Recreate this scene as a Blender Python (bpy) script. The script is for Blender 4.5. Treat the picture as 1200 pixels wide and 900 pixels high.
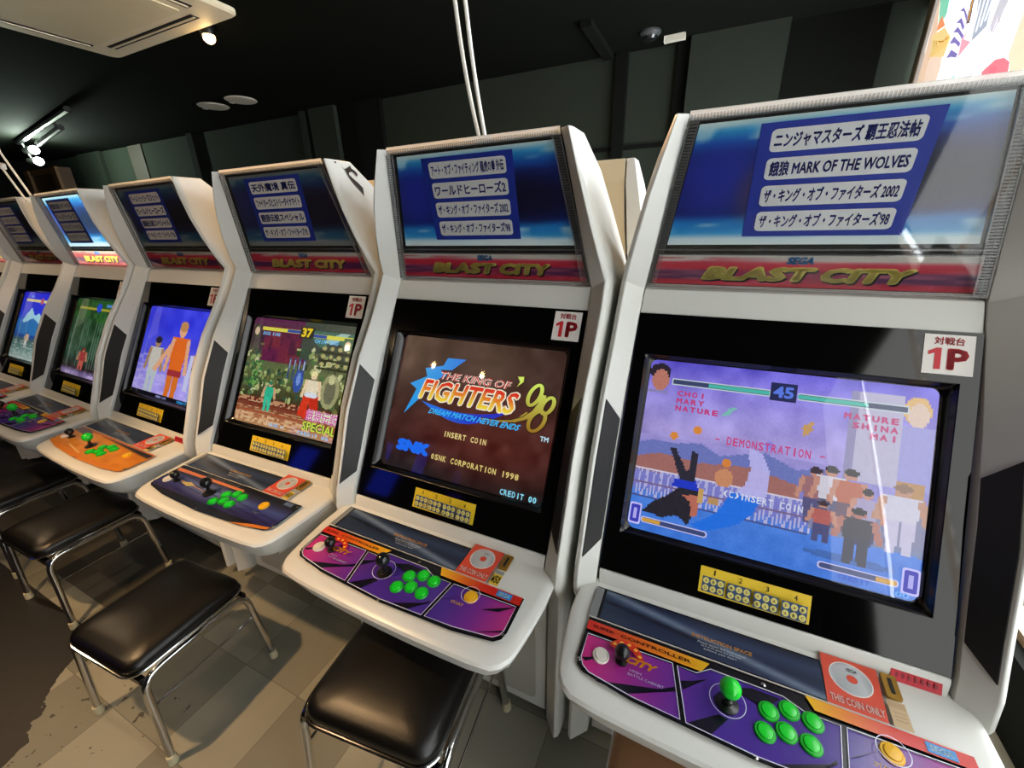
import bpy, math, random
import numpy as np
from mathutils import Vector, Matrix

for o in list(bpy.data.objects): bpy.data.objects.remove(o)
sc = bpy.context.scene
COL = sc.collection

# ------------------------------------------------------------------ camera, world, exposure
cam = bpy.data.cameras.new('camera')
cam_ob = bpy.data.objects.new('camera', cam); COL.objects.link(cam_ob)
cam.sensor_width = 36.0; cam.lens = 36.0 * 482.2158 / 1200.0
cam.clip_start = 0.02; cam.clip_end = 60
RT = ((0.90569964, 0.42338606, -0.02126969), (0.13301568, -0.33146829, -0.93404261), (-0.40251085, 0.84313286, -0.3565277))
mw = Matrix.Identity(4)
for i in range(3):
    mw[i][0] = RT[0][i]; mw[i][1] = -RT[1][i]; mw[i][2] = -RT[2][i]
mw[0][3], mw[1][3], mw[2][3] = -0.17096867, -1.08576621, 1.46854452
cam_ob.matrix_world = mw
sc.camera = cam_ob

w = bpy.data.worlds.new('world'); sc.world = w; w.use_nodes = True
w.node_tree.nodes['Background'].inputs[0].default_value = (0.75, 0.85, 1.0, 1)
w.node_tree.nodes['Background'].inputs[1].default_value = 0.05
sc.view_settings.view_transform = 'Standard'
sc.view_settings.look = 'None'
sc.view_settings.exposure = 0.0
sc.view_settings.gamma = 1.0
sc.view_settings.use_curve_mapping = False
sc.cycles.use_denoising = True

BLIND = 2.75          # glow of the daylit blinds
DAY = 16.0           # bare daylight seen in the gaps
SPOT_W = 90.0       # warm ceiling spots

# ------------------------------------------------------------------ colours
def lin(c):
    if isinstance(c, str):
        c = c.lstrip('#'); c = [int(c[i:i+2], 16) / 255 for i in (0, 2, 4)]
    c = np.asarray(c, float)
    return np.where(c <= 0.04045, c / 12.92, ((c + 0.055) / 1.055) ** 2.4)
def rgb(h): h = h.lstrip('#'); return np.array([int(h[i:i+2], 16) / 255 for i in (0, 2, 4)])

# ------------------------------------------------------------------ materials
MATS = {}
def nodes_of(name):
    m = bpy.data.materials.new(name); m.use_nodes = True
    nt = m.node_tree
    return m, nt, nt.nodes, nt.links, nt.nodes['Principled BSDF']
def plain(name, col, rough=0.5, metal=0.0, spec=0.5, bump=0.0, bscale=200, var=0.0):
    m, nt, N, L, b = nodes_of(name)
    c = tuple(lin(col)) + (1,)
    b.inputs['Base Color'].default_value = c
    b.inputs['Roughness'].default_value = rough; b.inputs['Metallic'].default_value = metal
    b.inputs['Specular IOR Level'].default_value = spec
    tc = N.new('ShaderNodeTexCoord')
    no = N.new('ShaderNodeTexNoise'); no.inputs['Scale'].default_value = bscale; no.inputs['Detail'].default_value = 3
    L.new(tc.outputs['Object'], no.inputs['Vector'])
    if bump:
        bp = N.new('ShaderNodeBump'); bp.inputs['Strength'].default_value = bump; bp.inputs['Distance'].default_value = 0.002
        L.new(no.outputs['Fac'], bp.inputs['Height']); L.new(bp.outputs['Normal'], b.inputs['Normal'])
    n2 = N.new('ShaderNodeTexNoise'); n2.inputs['Scale'].default_value = 9; n2.inputs['Detail'].default_value = 5
    L.new(tc.outputs['Object'], n2.inputs['Vector'])
    mx = N.new('ShaderNodeMix'); mx.data_type = 'RGBA'
    d = 1 - var
    mx.inputs[6].default_value = (c[0]*d, c[1]*d, c[2]*d, 1); mx.inputs[7].default_value = c
    L.new(n2.outputs['Fac'], mx.inputs[0]); L.new(mx.outputs[2], b.inputs['Base Color'])
    MATS[name] = m
    return m
def emit(name, col, s):
    m, nt, N, L, b = nodes_of(name)
    b.inputs['Base Color'].default_value = (0, 0, 0, 1)
    b.inputs['Emission Color'].default_value = tuple(lin(col)) + (1,)
    b.inputs['Emission Strength'].default_value = s
    return m
def printed(name, rough=0.35, glow=0.0, emission_only=False, spec=0.5):
    m, nt, N, L, b = nodes_of(name)
    a = N.new('ShaderNodeAttribute'); a.attribute_name = 'ink'
    b.inputs['Roughness'].default_value = rough
    b.inputs['Specular IOR Level'].default_value = spec
    if emission_only: b.inputs['Base Color'].default_value = (0.003, 0.003, 0.003, 1)
    else: L.new(a.outputs['Color'], b.inputs['Base Color'])
    if glow:
        L.new(a.outputs['Color'], b.inputs['Emission Color']); b.inputs['Emission Strength'].default_value = glow
    return m
def clear(name, rough=0.03, tint=(1, 1, 1), ior=1.45, gain=1.0, haze=0.0):
    m, nt, N, L, b = nodes_of(name)
    N.remove(b)
    out = N['Material Output']
    t = N.new('ShaderNodeBsdfTransparent'); t.inputs[0].default_value = tuple(tint) + (1,)
    g = N.new('ShaderNodeBsdfGlossy'); g.inputs['Roughness'].default_value = rough
    f = N.new('ShaderNodeLayerWeight'); f.inputs['Blend'].default_value = 0.5
    pw = N.new('ShaderNodeMath'); pw.operation = 'POWER'; pw.inputs[1].default_value = 5.0; L.new(f.outputs['Facing'], pw.inputs[0])
    f0 = ((ior-1)/(ior+1))**2
    mu = N.new('ShaderNodeMath'); mu.operation = 'MULTIPLY_ADD'; mu.inputs[1].default_value = (1-f0)*gain; mu.inputs[2].default_value = f0*gain; mu.use_clamp = True
    L.new(pw.outputs[0], mu.inputs[0])
    mx = N.new('ShaderNodeMixShader'); L.new(mu.outputs[0], mx.inputs[0]); L.new(g.outputs[0], mx.inputs[2])
    if haze:
        d = N.new('ShaderNodeBsdfDiffuse'); d.inputs[0].default_value = (0.7, 0.7, 0.68, 1)
        tl = N.new('ShaderNodeBsdfTranslucent'); tl.inputs[0].default_value = (0.8, 0.8, 0.78, 1)
        m1 = N.new('ShaderNodeMixShader'); m1.inputs[0].default_value = 0.75; L.new(d.outputs[0], m1.inputs[1]); L.new(tl.outputs[0], m1.inputs[2])
        m2 = N.new('ShaderNodeMixShader'); m2.inputs[0].default_value = haze
        L.new(t.outputs[0], m2.inputs[1]); L.new(m1.outputs[0], m2.inputs[2]); L.new(m2.outputs[0], mx.inputs[1])
    else: L.new(t.outputs[0], mx.inputs[1])
    L.new(mx.outputs[0], out.inputs['Surface'])
    return m

M_WHITE = plain('white_plastic', '#d9dad5', 0.32, bump=0.02, bscale=400, var=0.06)
M_CREAM = plain('cream_panel', '#d3c6a6', 0.5, var=0.06)
M_GREYMET = plain('grey_painted_steel', '#b4b2a8', 0.42, var=0.08)
M_BLACKGL = plain('black_gloss_acrylic', '#060606', 0.06, spec=0.5, var=0.2)
M_SHROUD = plain('black_shroud', '#050505', 0.2, var=0.2)
M_INSET = plain('black_texture_inset', '#101112', 0.5, bump=0.1, bscale=900, var=0.1)
M_BLACK = plain('black_plastic', '#0b0b0b', 0.3, var=0.1)
M_SMOKE = plain('smoke_black_ball', '#15181a', 0.12, var=0.1)
M_GREEN = plain('green_plastic', '#16cf2c', 0.25, var=0.05)
M_GREEND = plain('green_rim_plastic', '#0fae22', 0.3, var=0.05)
M_YELLOW = plain('yellow_plastic', '#eab21c', 0.3, var=0.05)
M_WBTN = plain('white_button_plastic', '#e4e0d6', 0.3, var=0.05)
M_CHROME = plain('chrome', '#d8d8d8', 0.12, metal=1.0, var=0.08)
M_SCREW = plain('screw_steel', '#c8c6c0', 0.25, metal=1.0, var=0.1)
M_BRASS = plain('brass_slot', '#b98d3c', 0.35, metal=0.7, var=0.15)
M_VINYL = plain('black_vinyl', '#060504', 0.36, spec=0.5, bump=0.15, bscale=350, var=0.3)
M_TAN = plain('tan_vinyl', '#9c7452', 0.42, bump=0.12, bscale=350, var=0.1)
M_RUBBER = plain('cream_rubber', '#c8bf9c', 0.6, var=0.1)
M_ACW = plain('ac_white', '#e8dcc0', 0.5, var=0.04)
M_ACG = plain('ac_grille', '#e2d6b4', 0.6, var=0.06)
M_DARKSLOT = plain('dark_slot', '#16140f', 0.7)
M_WALL = plain('dark_wall_paint', '#2a3029', 0.85, spec=0.1, bump=0.05, var=0.12)
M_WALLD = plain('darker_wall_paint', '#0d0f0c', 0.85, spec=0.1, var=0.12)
M_CEIL = plain('black_ceiling', '#10120e', 0.9, spec=0.05, bump=0.1, bscale=60, var=0.15)
M_FRONT = plain('front_wall_paint', '#262624', 0.85, spec=0.1, var=0.1)
M_WOOD = plain('brown_wood', '#5c4426', 0.5, bump=0.05, var=0.3)
M_DKWOOD = plain('shaded_brown_paint', '#33281a', 0.7, var=0.2)
M_HEAD = plain('dark_lamp_head', '#2e2e2c', 0.5, var=0.1)
M_WOODL = plain('light_wood_edge', '#86663a', 0.5, bump=0.05, var=0.2)
M_CORD = plain('white_cord', '#f0eee6', 0.45, var=0.05)
M_DISC = plain('pale_disc', '#cfcabc', 0.5, var=0.08)
M_FRAME = plain('brown_window_bar', '#7a6650', 0.5, var=0.12)
M_FRAMED = plain('dark_window_bar', '#3a3d40', 0.45, var=0.12)
M_PRINT = printed('gloss_print', 0.22)
M_PAPER = printed('paper_print', 0.5)
M_MARQ = printed('marquee_print', 0.4, glow=0.12)
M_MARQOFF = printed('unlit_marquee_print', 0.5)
M_MARQLIT = printed('lit_marquee_print', 0.4, glow=2.0)
M_TUBE = printed('picture_tube', 0.3, glow=1.0, emission_only=True)
M_POSTER = printed('backlit_poster', 0.5, glow=1.15)
M_COVER = clear('clear_cover', 0.04, (0.93, 0.94, 0.94), 1.45, 1.2)
M_RIB = clear('ribbed_clear_plastic', 0.15, (0.80, 0.80, 0.80), 1.5, 1.6, haze=0.22)
M_LIP = clear('frosted_plastic_edge', 0.2, (0.8, 0.8, 0.8), 1.5, 1.0, haze=0.85)
M_CRT = clear('tube_glass', 0.03, (0.93, 0.93, 0.95), 1.5, 1.0)
M_BLIND = emit('glowing_blind', '#f4f6f2', BLIND)
M_DAY = emit('daylight', '#f6fbff', DAY)
M_BULB = emit('warm_bulb', '#ffd08a', 30)
M_LED = emit('cool_led', '#eef4ff', 40)

# ------------------------------------------------------------------ mesh helpers
class MB:
    def __init__(s): s.v = []; s.f = []
    def add(s, vs, fs):
        b = len(s.v); s.v += [tuple(map(float, p)) for p in vs]; s.f += [tuple(i + b for i in f) for f in fs]; return s
    def box(s, x0, x1, y0, y1, z0, z1):
        return s.add([(x0,y0,z0),(x1,y0,z0),(x1,y1,z0),(x0,y1,z0),(x0,y0,z1),(x1,y0,z1),(x1,y1,z1),(x0,y1,z1)],
                     [(0,3,2,1),(4,5,6,7),(0,1,5,4),(1,2,6,5),(2,3,7,6),(3,0,4,7)])
    def loops(s, Ls, cap0=True, cap1=True, closed=True):
        n = len(Ls[0]); vs = [p for l in Ls for p in l]; fs = []
        for i in range(len(Ls) - 1):
            for j in range(n if closed else n - 1):
                k = (j + 1) % n
                fs.append((i*n+j, i*n+k, (i+1)*n+k, (i+1)*n+j))
        if cap0: fs.append(tuple(range(n))[::-1])
        if cap1: fs.append(tuple((len(Ls)-1)*n + j for j in range(n)))
        return s.add(vs, fs)
    def lathe(s, prof, c=(0,0,0), seg=24, axis=None):
        Ls = []
        q = Vector((0,0,1)).rotation_difference(Vector(axis)) if axis else None
        for r, z in prof:
            l = []
            for j in range(seg):
                a = 2*math.pi*j/seg; p = Vector((r*math.cos(a), r*math.sin(a), z))
                if q: p = q @ p
                l.append((p.x+c[0], p.y+c[1], p.z+c[2]))
            Ls.append(l)
        return s.loops(Ls)
    def ball(s, c, r, seg=20, rings=12, sz=1.0):
        return s.lathe([(max(1e-4, r*math.sin(math.pi*i/rings)), -r*sz*math.cos(math.pi*i/rings)) for i in range(rings+1)], c, seg)
    def tube(s, pts, r, seg=10, closed=False):
        P = [Vector(p) for p in pts]; n = len(P); Ls = []
        t = (P[1]-P[0]).normalized(); u = t.orthogonal().normalized()
        for i in range(n):
            a = P[(i-1) % n] if (i or closed) else P[0]; b = P[(i+1) % n] if (i < n-1 or closed) else P[-1]
            t = (b-a).normalized(); u = (u - t*u.dot(t)).normalized(); v = t.cross(u)
            Ls.append([tuple(P[i] + (u*math.cos(2*math.pi*j/seg) + v*math.sin(2*math.pi*j/seg))*r) for j in range(seg)])
        if closed: Ls.append(Ls[0]); return s.loops(Ls, False, False)
        return s.loops(Ls)
    def mesh(s, name, mat, smooth=35):
        me = bpy.data.meshes.new(name); me.from_pydata(s.v, [], s.f); me.validate()
        import bmesh
        bm = bmesh.new(); bm.from_mesh(me); bmesh.ops.recalc_face_normals(bm, faces=bm.faces); bm.to_mesh(me); bm.free()
        me.materials.append(mat)
        if smooth:
            me.polygons.foreach_set('use_smooth', [True]*len(me.polygons)); me.set_sharp_from_angle(angle=math.radians(smooth))
        return me
def rounded(pts, r, k=5):
    """polyline with its inner corners rounded"""
    P = [Vector(p) for p in pts]; out = [P[0]]
    for i in range(1, len(P)-1):
        a, b, c = P[i-1], P[i], P[i+1]
        d1 = (a-b); d2 = (c-b); rr = min(r, d1.length*0.48, d2.length*0.48)
        p, q = b + d1.normalized()*rr, b + d2.normalized()*rr
        for j in range(k+1):
            t = j/k; out.append(p*(1-t)**2 + b*2*t*(1-t) + q*t*t)
    out.append(P[-1]); return [tuple(p) for p in out]
def rrect(x0, y0, x1, y1, r, k=4):
    out = []
    for cx, cy, a0 in ((x1-r,y1-r,0),(x0+r,y1-r,90),(x0+r,y0+r,180),(x1-r,y0+r,270)):
        for j in range(k+1):
            a = math.radians(a0 + 90*j/k); out.append((cx+r*math.cos(a), cy+r*math.sin(a)))
    return out
def ell(cx, cy, rx, ry=None, n=28):
    ry = rx if ry is None else ry
    return [(cx+rx*math.cos(2*math.pi*i/n), cy+ry*math.sin(2*math.pi*i/n)) for i in range(n)]

def link(name, me, parent=None, loc=None, rot=None):
    o = bpy.data.objects.new(name, me); COL.objects.link(o)
    if parent: o.parent = parent
    if loc is not None: o.location = loc
    if rot is not None: o.rotation_euler = rot
    return o
def thing(name, label, cat, loc=(0,0,0), rz=0.0, group=None):
    o = bpy.data.objects.new(name, None); COL.objects.link(o); o.empty_display_size = 0.1
    o.location = loc; o.rotation_euler = (0,0,rz); o['label'] = label; o['category'] = cat
    if group: o['group'] = group
    return o
def tag(o, label, cat, group=None):
    o['label'] = label; o['category'] = cat
    if group: o['group'] = group
    return o
def struct(name, mb, mat, smooth=0):
    o = link(name, mb.mesh(name, mat, smooth)); o['kind'] = 'structure'; return o
def bevel(o, wd=0.004, seg=2, ang=35):
    m = o.modifiers.new('bevel', 'BEVEL'); m.width = wd; m.segments = seg; m.limit_method = 'ANGLE'; m.angle_limit = math.radians(ang)
    m.harden_normals = False
    return o

# ------------------------------------------------------------------ flat pictures: coloured faces on a carrier
_txt = {}
def text_shape(s, bold=0.0):
    k = (s, bold)
    if k in _txt: return _txt[k]
    c = bpy.data.curves.new('t', 'FONT'); c.body = s; c.resolution_u = 2; c.offset = bold
    o = bpy.data.objects.new('t', c); COL.objects.link(o)
    dg = bpy.context.evaluated_depsgraph_get()
    me = bpy.data.meshes.new_from_object(o.evaluated_get(dg))
    v = np.array([(p.co.x, p.co.y) for p in me.vertices]) if len(me.vertices) else np.zeros((0, 2))
    f = [tuple(p.vertices) for p in me.polygons]
    bpy.data.objects.remove(o); bpy.data.curves.remove(c); bpy.data.meshes.remove(me)
    _txt[k] = (v, f); return _txt[k]

class Pic:
    """mapping(u, v, w) -> local xyz; w lifts a layer off the carrier"""
    def __init__(s, mapping, step=0.00025): s.m = mapping; s.v = []; s.f = []; s.c = []; s.layer = 0; s.step = step
    def up(s): s.layer += 1; return s
    def face(s, pts, col):
        b = len(s.v); w = s.layer*s.step
        s.v += [s.m(u, v, w) for u, v in pts]; s.f.append(tuple(range(b, b+len(pts))))
        for i, p in enumerate(pts): s.c.append(tuple(lin(col(p) if callable(col) else col)))
    pale = 0.0
    def poly(s, pts, col): s.up(); s.face(pts, (rgb(col)*(1-s.pale)+s.pale) if s.pale and isinstance(col, str) else col); return s
    def rect(s, u0, v0, u1, v1, col): return s.poly([(u0,v0),(u1,v0),(u1,v1),(u0,v1)], col)
    def ring(s, pts, wd, col):
        """closed outline"""
        s.up(); n = len(pts); P = [Vector((p[0], p[1])) for p in pts]; inn = []
        for i in range(n):
            d = (P[(i+1) % n]-P[i-1]).normalized(); inn.append(P[i] + Vector((-d.y, d.x))*wd)
        for i in range(n):
            j = (i+1) % n; s.face([tuple(P[i]), tuple(P[j]), tuple(inn[j]), tuple(inn[i])], col)
        return s
    def line(s, pts, wd, col):
        s.up()
        for a, b in zip(pts[:-1], pts[1:]):
            a, b = Vector(a), Vector(b); d = (b-a).normalized(); n = Vector((-d.y, d.x))*wd/2
            s.face([tuple(a-n), tuple(b-n), tuple(b+n), tuple(a+n)], col)
        return s
    def text(s, txt, box, col, bold=0.0, shear=0.0, rise=0.0):
        v, f = text_shape(txt)
        if not len(v): return s
        s.up(); u0, v0, u1, v1 = box
        if bold:
            n0 = len(v); offs = [(bold*math.cos(a), bold*math.sin(a)) for a in (np.arange(8)*math.pi/4)] + [(0, 0)]
            f = [tuple(i+n0*k2 for i in p) for k2 in range(len(offs)) for p in f]; v = np.concatenate([v+np.array(o_) for o_ in offs])
        mn = v.min(0); mx = v.max(0); q = (v-mn)/np.maximum(mx-mn, 1e-6)
        pts = []
        for a, b in q:
            pts.append((u0 + (u1-u0)*a + shear*(b-0.5)*(v1-v0), v0 + (v1-v0)*b + rise*a*(v1-v0)))
        for p in f:
            b = len(s.v); wz = s.layer*s.step
            for i in p:
                s.v.append(s.m(pts[i][0], pts[i][1], wz))
                s.c.append(tuple(lin(col(q[i]) if callable(col) else col)))
            s.f.append(tuple(range(b, b+len(p))))
        return s
    def mono(s, txt, box, col, bold=.05, fill=.80):
        u0, v0, u1, v1 = box; n = len(txt); cw = (u1-u0)/n; L0 = s.layer
        for i, ch in enumerate(txt):
            if ch == ' ': continue
            s.layer = L0; a = u0+cw*i
            if ch in '-.': s.rect(a+cw*.1, v0+(v1-v0)*.42, a+cw*.8, v0+(v1-v0)*.58, col); continue
            p = .34*cw if ch in "I1'" else 0
            s.text(ch, (a+p, v0, a+cw*fill-p*.6, v1), col, bold)
        return s
    def canvas(s, img, u0=0, v0=0, u1=1, v1=1, smooth=False):
        s.up(); h, wd = img.shape[:2]; L = lin(np.clip(img, 0, 1)); wz = s.layer*s.step
        if smooth:
            b = len(s.v)
            for j in range(h):
                for i in range(wd): s.v.append(s.m(u0+(u1-u0)*i/(wd-1), v1-(v1-v0)*j/(h-1), wz))
            for j in range(h-1):
                for i in range(wd-1):
                    q = ((j+1,i),(j+1,i+1),(j,i+1),(j,i))
                    s.f.append(tuple(b+a*wd+c for a, c in q)); s.c += [tuple(L[a,c]) for a, c in q]
        else:
            b = len(s.v)
            for j in range(h+1):
                for i in range(wd+1): s.v.append(s.m(u0+(u1-u0)*i/wd, v1-(v1-v0)*j/h, wz))
            for j in range(h):
                for i in range(wd):
                    s.f.append((b+(j+1)*(wd+1)+i, b+(j+1)*(wd+1)+i+1, b+j*(wd+1)+i+1, b+j*(wd+1)+i)); s.c += [tuple(L[j,i])]*4
        return s
    def mesh(s, name, mat):
        me = bpy.data.meshes.new(name); me.from_pydata(s.v, [], s.f)
        a = me.color_attributes.new('ink', 'FLOAT_COLOR', 'CORNER')
        a.data.foreach_set('color', np.c_[np.array(s.c), np.ones(len(s.c))].astype(np.float32).ravel())
        me.materials.append(mat); return me

# canvas painting (row 0 = top); coordinates 0..1, v up
rng = np.random.default_rng(5)
def noise(h, wd, n):
    g = rng.random((n+2, n*wd//h+3)); y = np.linspace(0, n, h, endpoint=False); x = np.linspace(0, n*wd/h, wd, endpoint=False)
    yi = y.astype(int); xi = x.astype(int); fy = (y-yi)[:, None]; fx = (x-xi)[None]
    fy = fy*fy*(3-2*fy); fx = fx*fx*(3-2*fx)
    a = g[yi][:, xi]; b = g[yi][:, xi+1]; c = g[yi+1][:, xi]; d = g[yi+1][:, xi+1]
    return (a*(1-fx)+b*fx)*(1-fy) + (c*(1-fx)+d*fx)*fy
class Cv:
    def __init__(s, wd, h, col): s.w, s.h = wd, h; s.a = np.tile(rgb(col), (h, wd, 1)); s.u = (np.arange(wd)+0.5)[None]/wd + np.zeros((h,1)); s.t = 1-(np.arange(h)+0.5)[:,None]/h + np.zeros((1,wd))
    def grad(s, stops):
        xs = [q[0] for q in stops]; cs = np.array([rgb(q[1]) for q in stops])
        for k in range(3): s.a[..., k] = np.interp(s.t, xs, cs[:, k])
        return s
    def put(s, mask, col, al=1.0):
        c = rgb(col) if isinstance(col, str) else col
        al = (mask*al)[..., None]; s.a = s.a*(1-al)+c*al; return s
    def rect(s, u0, v0, u1, v1, col, al=1.0): return s.put((s.u>=u0)&(s.u<u1)&(s.t>=v0)&(s.t<v1), col, al)
    def ell(s, cx, cy, rx, ry, col, al=1.0): return s.put(((s.u-cx)/rx)**2+((s.t-cy)/ry)**2 < 1, col, al)
    def poly(s, pts, col, al=1.0):
        m = np.zeros((s.h, s.w), bool); n = len(pts)
        for i in range(n):
            (x0, y0), (x1, y1) = pts[i], pts[(i+1) % n]
            if y0 == y1: continue
            c = ((y0 > s.t) != (y1 > s.t)) & (s.u < (x1-x0)*(s.t-y0)/(y1-y0)+x0); m ^= c
        return s.put(m, col, al)
    def speck(s, n, amt, mask=None):
        q = (noise(s.h, s.w, n)-0.5)[..., None]*2*amt
        if mask is not None: q = q*mask[..., None]
        s.a = np.clip(s.a+q, 0, 1); return s
    def grain(s, amt): s.a = np.clip(s.a + (rng.random((s.h, s.w, 1))-0.5)*2*amt, 0, 1); return s
    def person(s, cx, base, h, top, trousers, skin='#d09a70', hair='#2a2020', wide=1.0):
        """a plain pictogram figure"""
        k = h*0.75*wide
        s.poly([(cx-.13*k, base),(cx-.03*k, base),(cx+.0*k, base+.46*h),(cx-.15*k, base+.48*h)], trousers)
        s.poly([(cx+.13*k, base),(cx+.03*k, base),(cx-.0*k, base+.46*h),(cx+.15*k, base+.48*h)], trousers)
        s.poly([(cx-.15*k, base+.45*h),(cx+.15*k, base+.45*h),(cx+.22*k, base+.82*h),(cx-.22*k, base+.82*h)], top)
        s.poly([(cx-.22*k, base+.82*h),(cx-.14*k, base+.8*h),(cx-.22*k, base+.42*h),(cx-.30*k, base+.44*h)], skin)
        s.poly([(cx+.22*k, base+.82*h),(cx+.14*k, base+.8*h),(cx+.22*k, base+.42*h),(cx+.30*k, base+.44*h)], skin)
        s.ell(cx, base+.91*h, .09*k, .085*h, skin); s.ell(cx, base+.95*h, .10*k, .06*h, hair)
        return s

# ------------------------------------------------------------------ room
X0, X1, Y0, Y1, ZC = -11.0, 0.80, -3.4, 2.74, 2.68
def floor_material():
    m, nt, N, L, b = nodes_of('vinyl_tile_floor')
    g = N.new('ShaderNodeNewGeometry')
    def math_(op, a, bb=None):
        n = N.new('ShaderNodeMath'); n.operation = op
        for i, q in enumerate((a, bb)):
            if q is None: continue
            if isinstance(q, (int, float)): n.inputs[i].default_value = q
            else: L.new(q, n.inputs[i])
        return n.outputs[0]
    sep = N.new('ShaderNodeSeparateXYZ'); L.new(g.outputs['Position'], sep.inputs[0])
    tx = math_('DIVIDE', math_('ADD', sep.outputs[0], 1.515), 0.268); ty = math_('DIVIDE', math_('ADD', sep.outputs[1], 0.57), 0.280)
    cb = N.new('ShaderNodeCombineXYZ'); L.new(math_('FLOOR', tx), cb.inputs[0]); L.new(math_('FLOOR', ty), cb.inputs[1])
    wn = N.new('ShaderNodeTexWhiteNoise'); wn.noise_dimensions = '2D'; L.new(cb.outputs[0], wn.inputs['Vector'])
    chk = math_('MODULO', math_('ABSOLUTE', math_('ADD', math_('FLOOR', tx), math_('FLOOR', ty))), 2.0)
    tone = math_('ADD', math_('MULTIPLY', wn.outputs['Value'], 0.5), math_('MULTIPLY', chk, 0.5))
    mx = N.new('ShaderNodeMix'); mx.data_type = 'RGBA'
    mx.inputs[6].default_value = tuple(lin('#7e7d70')) + (1,); mx.inputs[7].default_value = tuple(lin('#aca998')) + (1,)
    L.new(tone, mx.inputs[0])
    # joints
    fx = math_('ABSOLUTE', math_('SUBTRACT', math_('FRACT', tx), 0.5)); fy = math_('ABSOLUTE', math_('SUBTRACT', math_('FRACT', ty), 0.5))
    jt = math_('GREATER_THAN', math_('MAXIMUM', fx, fy), 0.495)
    m2 = N.new('ShaderNodeMix'); m2.data_type = 'RGBA'; L.new(math_('MULTIPLY', jt, 0.5), m2.inputs[0]); L.new(mx.outputs[2], m2.inputs[6]); m2.inputs[7].default_value = tuple(lin('#4a463c')) + (1,)
    # grime blotches
    no = N.new('ShaderNodeTexNoise'); no.inputs['Scale'].default_value = 26; no.inputs['Detail'].default_value = 4; L.new(g.outputs['Position'], no.inputs['Vector'])
    no2 = N.new('ShaderNodeTexNoise'); no2.inputs['Scale'].default_value = 3; no2.inputs['Detail'].default_value = 5; L.new(g.outputs['Position'], no2.inputs['Vector'])
    sp = math_('MULTIPLY', math_('MULTIPLY', math_('GREATER_THAN', no.outputs['Fac'], 0.655), math_('LESS_THAN', sep.outputs[0], -1.55)), math_('LESS_THAN', sep.outputs[1], -0.7))
    grime = math_('ADD', math_('MULTIPLY', sp, 0.75), math_('MULTIPLY', no2.outputs['Fac'], 0.3))
    m3 = N.new('ShaderNodeMix'); m3.data_type = 'RGBA'; L.new(grime, m3.inputs[0]); L.new(m2.outputs[2], m3.inputs[6]); m3.inputs[7].default_value = tuple(lin('#2e2822')) + (1,)
    # worn black coating on the aisle to the left, plus painted shade behind it
    ed = math_('ADD', sep.outputs[0], math_('MULTIPLY', math_('SUBTRACT', no2.outputs['Fac'], 0.5), 0.75))
    ed = math_('ADD', ed, math_('MULTIPLY', math_('ADD', sep.outputs[1], 0.9), 0.9))
    blk = math_('MULTIPLY', math_('LESS_THAN', ed, -2.03), math_('LESS_THAN', sep.outputs[1], -0.74))
    cab_shade = math_('MULTIPLY', math_('LESS_THAN', sep.outputs[0], -2.05), math_('GREATER_THAN', sep.outputs[1], -0.66))  # cabinet shade painted onto the floor beyond the light tile row
    m4 = N.new('ShaderNodeMix'); m4.data_type = 'RGBA'; L.new(math_('MAXIMUM', blk, math_('MULTIPLY', cab_shade, 0.75)), m4.inputs[0]); L.new(m3.outputs[2], m4.inputs[6])
    m5 = N.new('ShaderNodeMix'); m5.data_type = 'RGBA'; L.new(no.outputs['Fac'], m5.inputs[0]); m5.inputs[6].default_value = tuple(lin('#0c0a08')) + (1,); m5.inputs[7].default_value = tuple(lin('#1d1915')) + (1,)
    L.new(m5.outputs[2], m4.inputs[7]); L.new(m4.outputs[2], b.inputs['Base Color'])
    b.inputs['Roughness'].default_value = 0.42
    bp = N.new('ShaderNodeBump'); bp.inputs['Strength'].default_value = 0.08; bp.inputs['Distance'].default_value = 0.003
    L.new(no.outputs['Fac'], bp.inputs['Height']); L.new(bp.outputs['Normal'], b.inputs['Normal'])
    return m
struct('floor', MB().box(X0, X1+0.15, Y0, Y1, -0.08, 0.0), floor_material())
struct('ceiling', MB().box(X0, X1+0.15, Y0, Y1, ZC, ZC+0.08), M_CEIL)
struct('wall_back', MB().box(X0, X1+0.15, Y1, Y1+0.1, 0, ZC), M_WALL)
struct('wall_left', MB().box(X0-0.1, X0, Y0, Y1, 0, ZC), M_WALLD)
struct('wall_front', MB().box(X0, X1+0.15, Y0-0.1, Y0, 0, ZC), M_FRONT)
# back wall relief: pilasters and recess faces
k = 0
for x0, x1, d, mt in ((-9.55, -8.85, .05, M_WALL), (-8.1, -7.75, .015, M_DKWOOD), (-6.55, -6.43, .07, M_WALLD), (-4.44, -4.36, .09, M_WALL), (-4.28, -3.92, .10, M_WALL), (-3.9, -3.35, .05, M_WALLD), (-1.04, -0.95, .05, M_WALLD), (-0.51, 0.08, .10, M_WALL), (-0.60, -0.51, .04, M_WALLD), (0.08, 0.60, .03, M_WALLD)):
    k += 1; struct('trim_%d' % k, MB().box(x0, x1, Y1-d, Y1, 0, ZC), mt)
k += 1; struct('trim_%d' % k, MB().box(-3.3, 0.1, Y1-0.02, Y1, 2.03, 2.06), M_WALLD)
# conduit bar along the ceiling
k += 1; struct('trim_%d' % k, MB().box(-1.13, -1.06, 2.05, Y1-0.05, ZC-0.04, ZC), M_WALLD)

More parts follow.
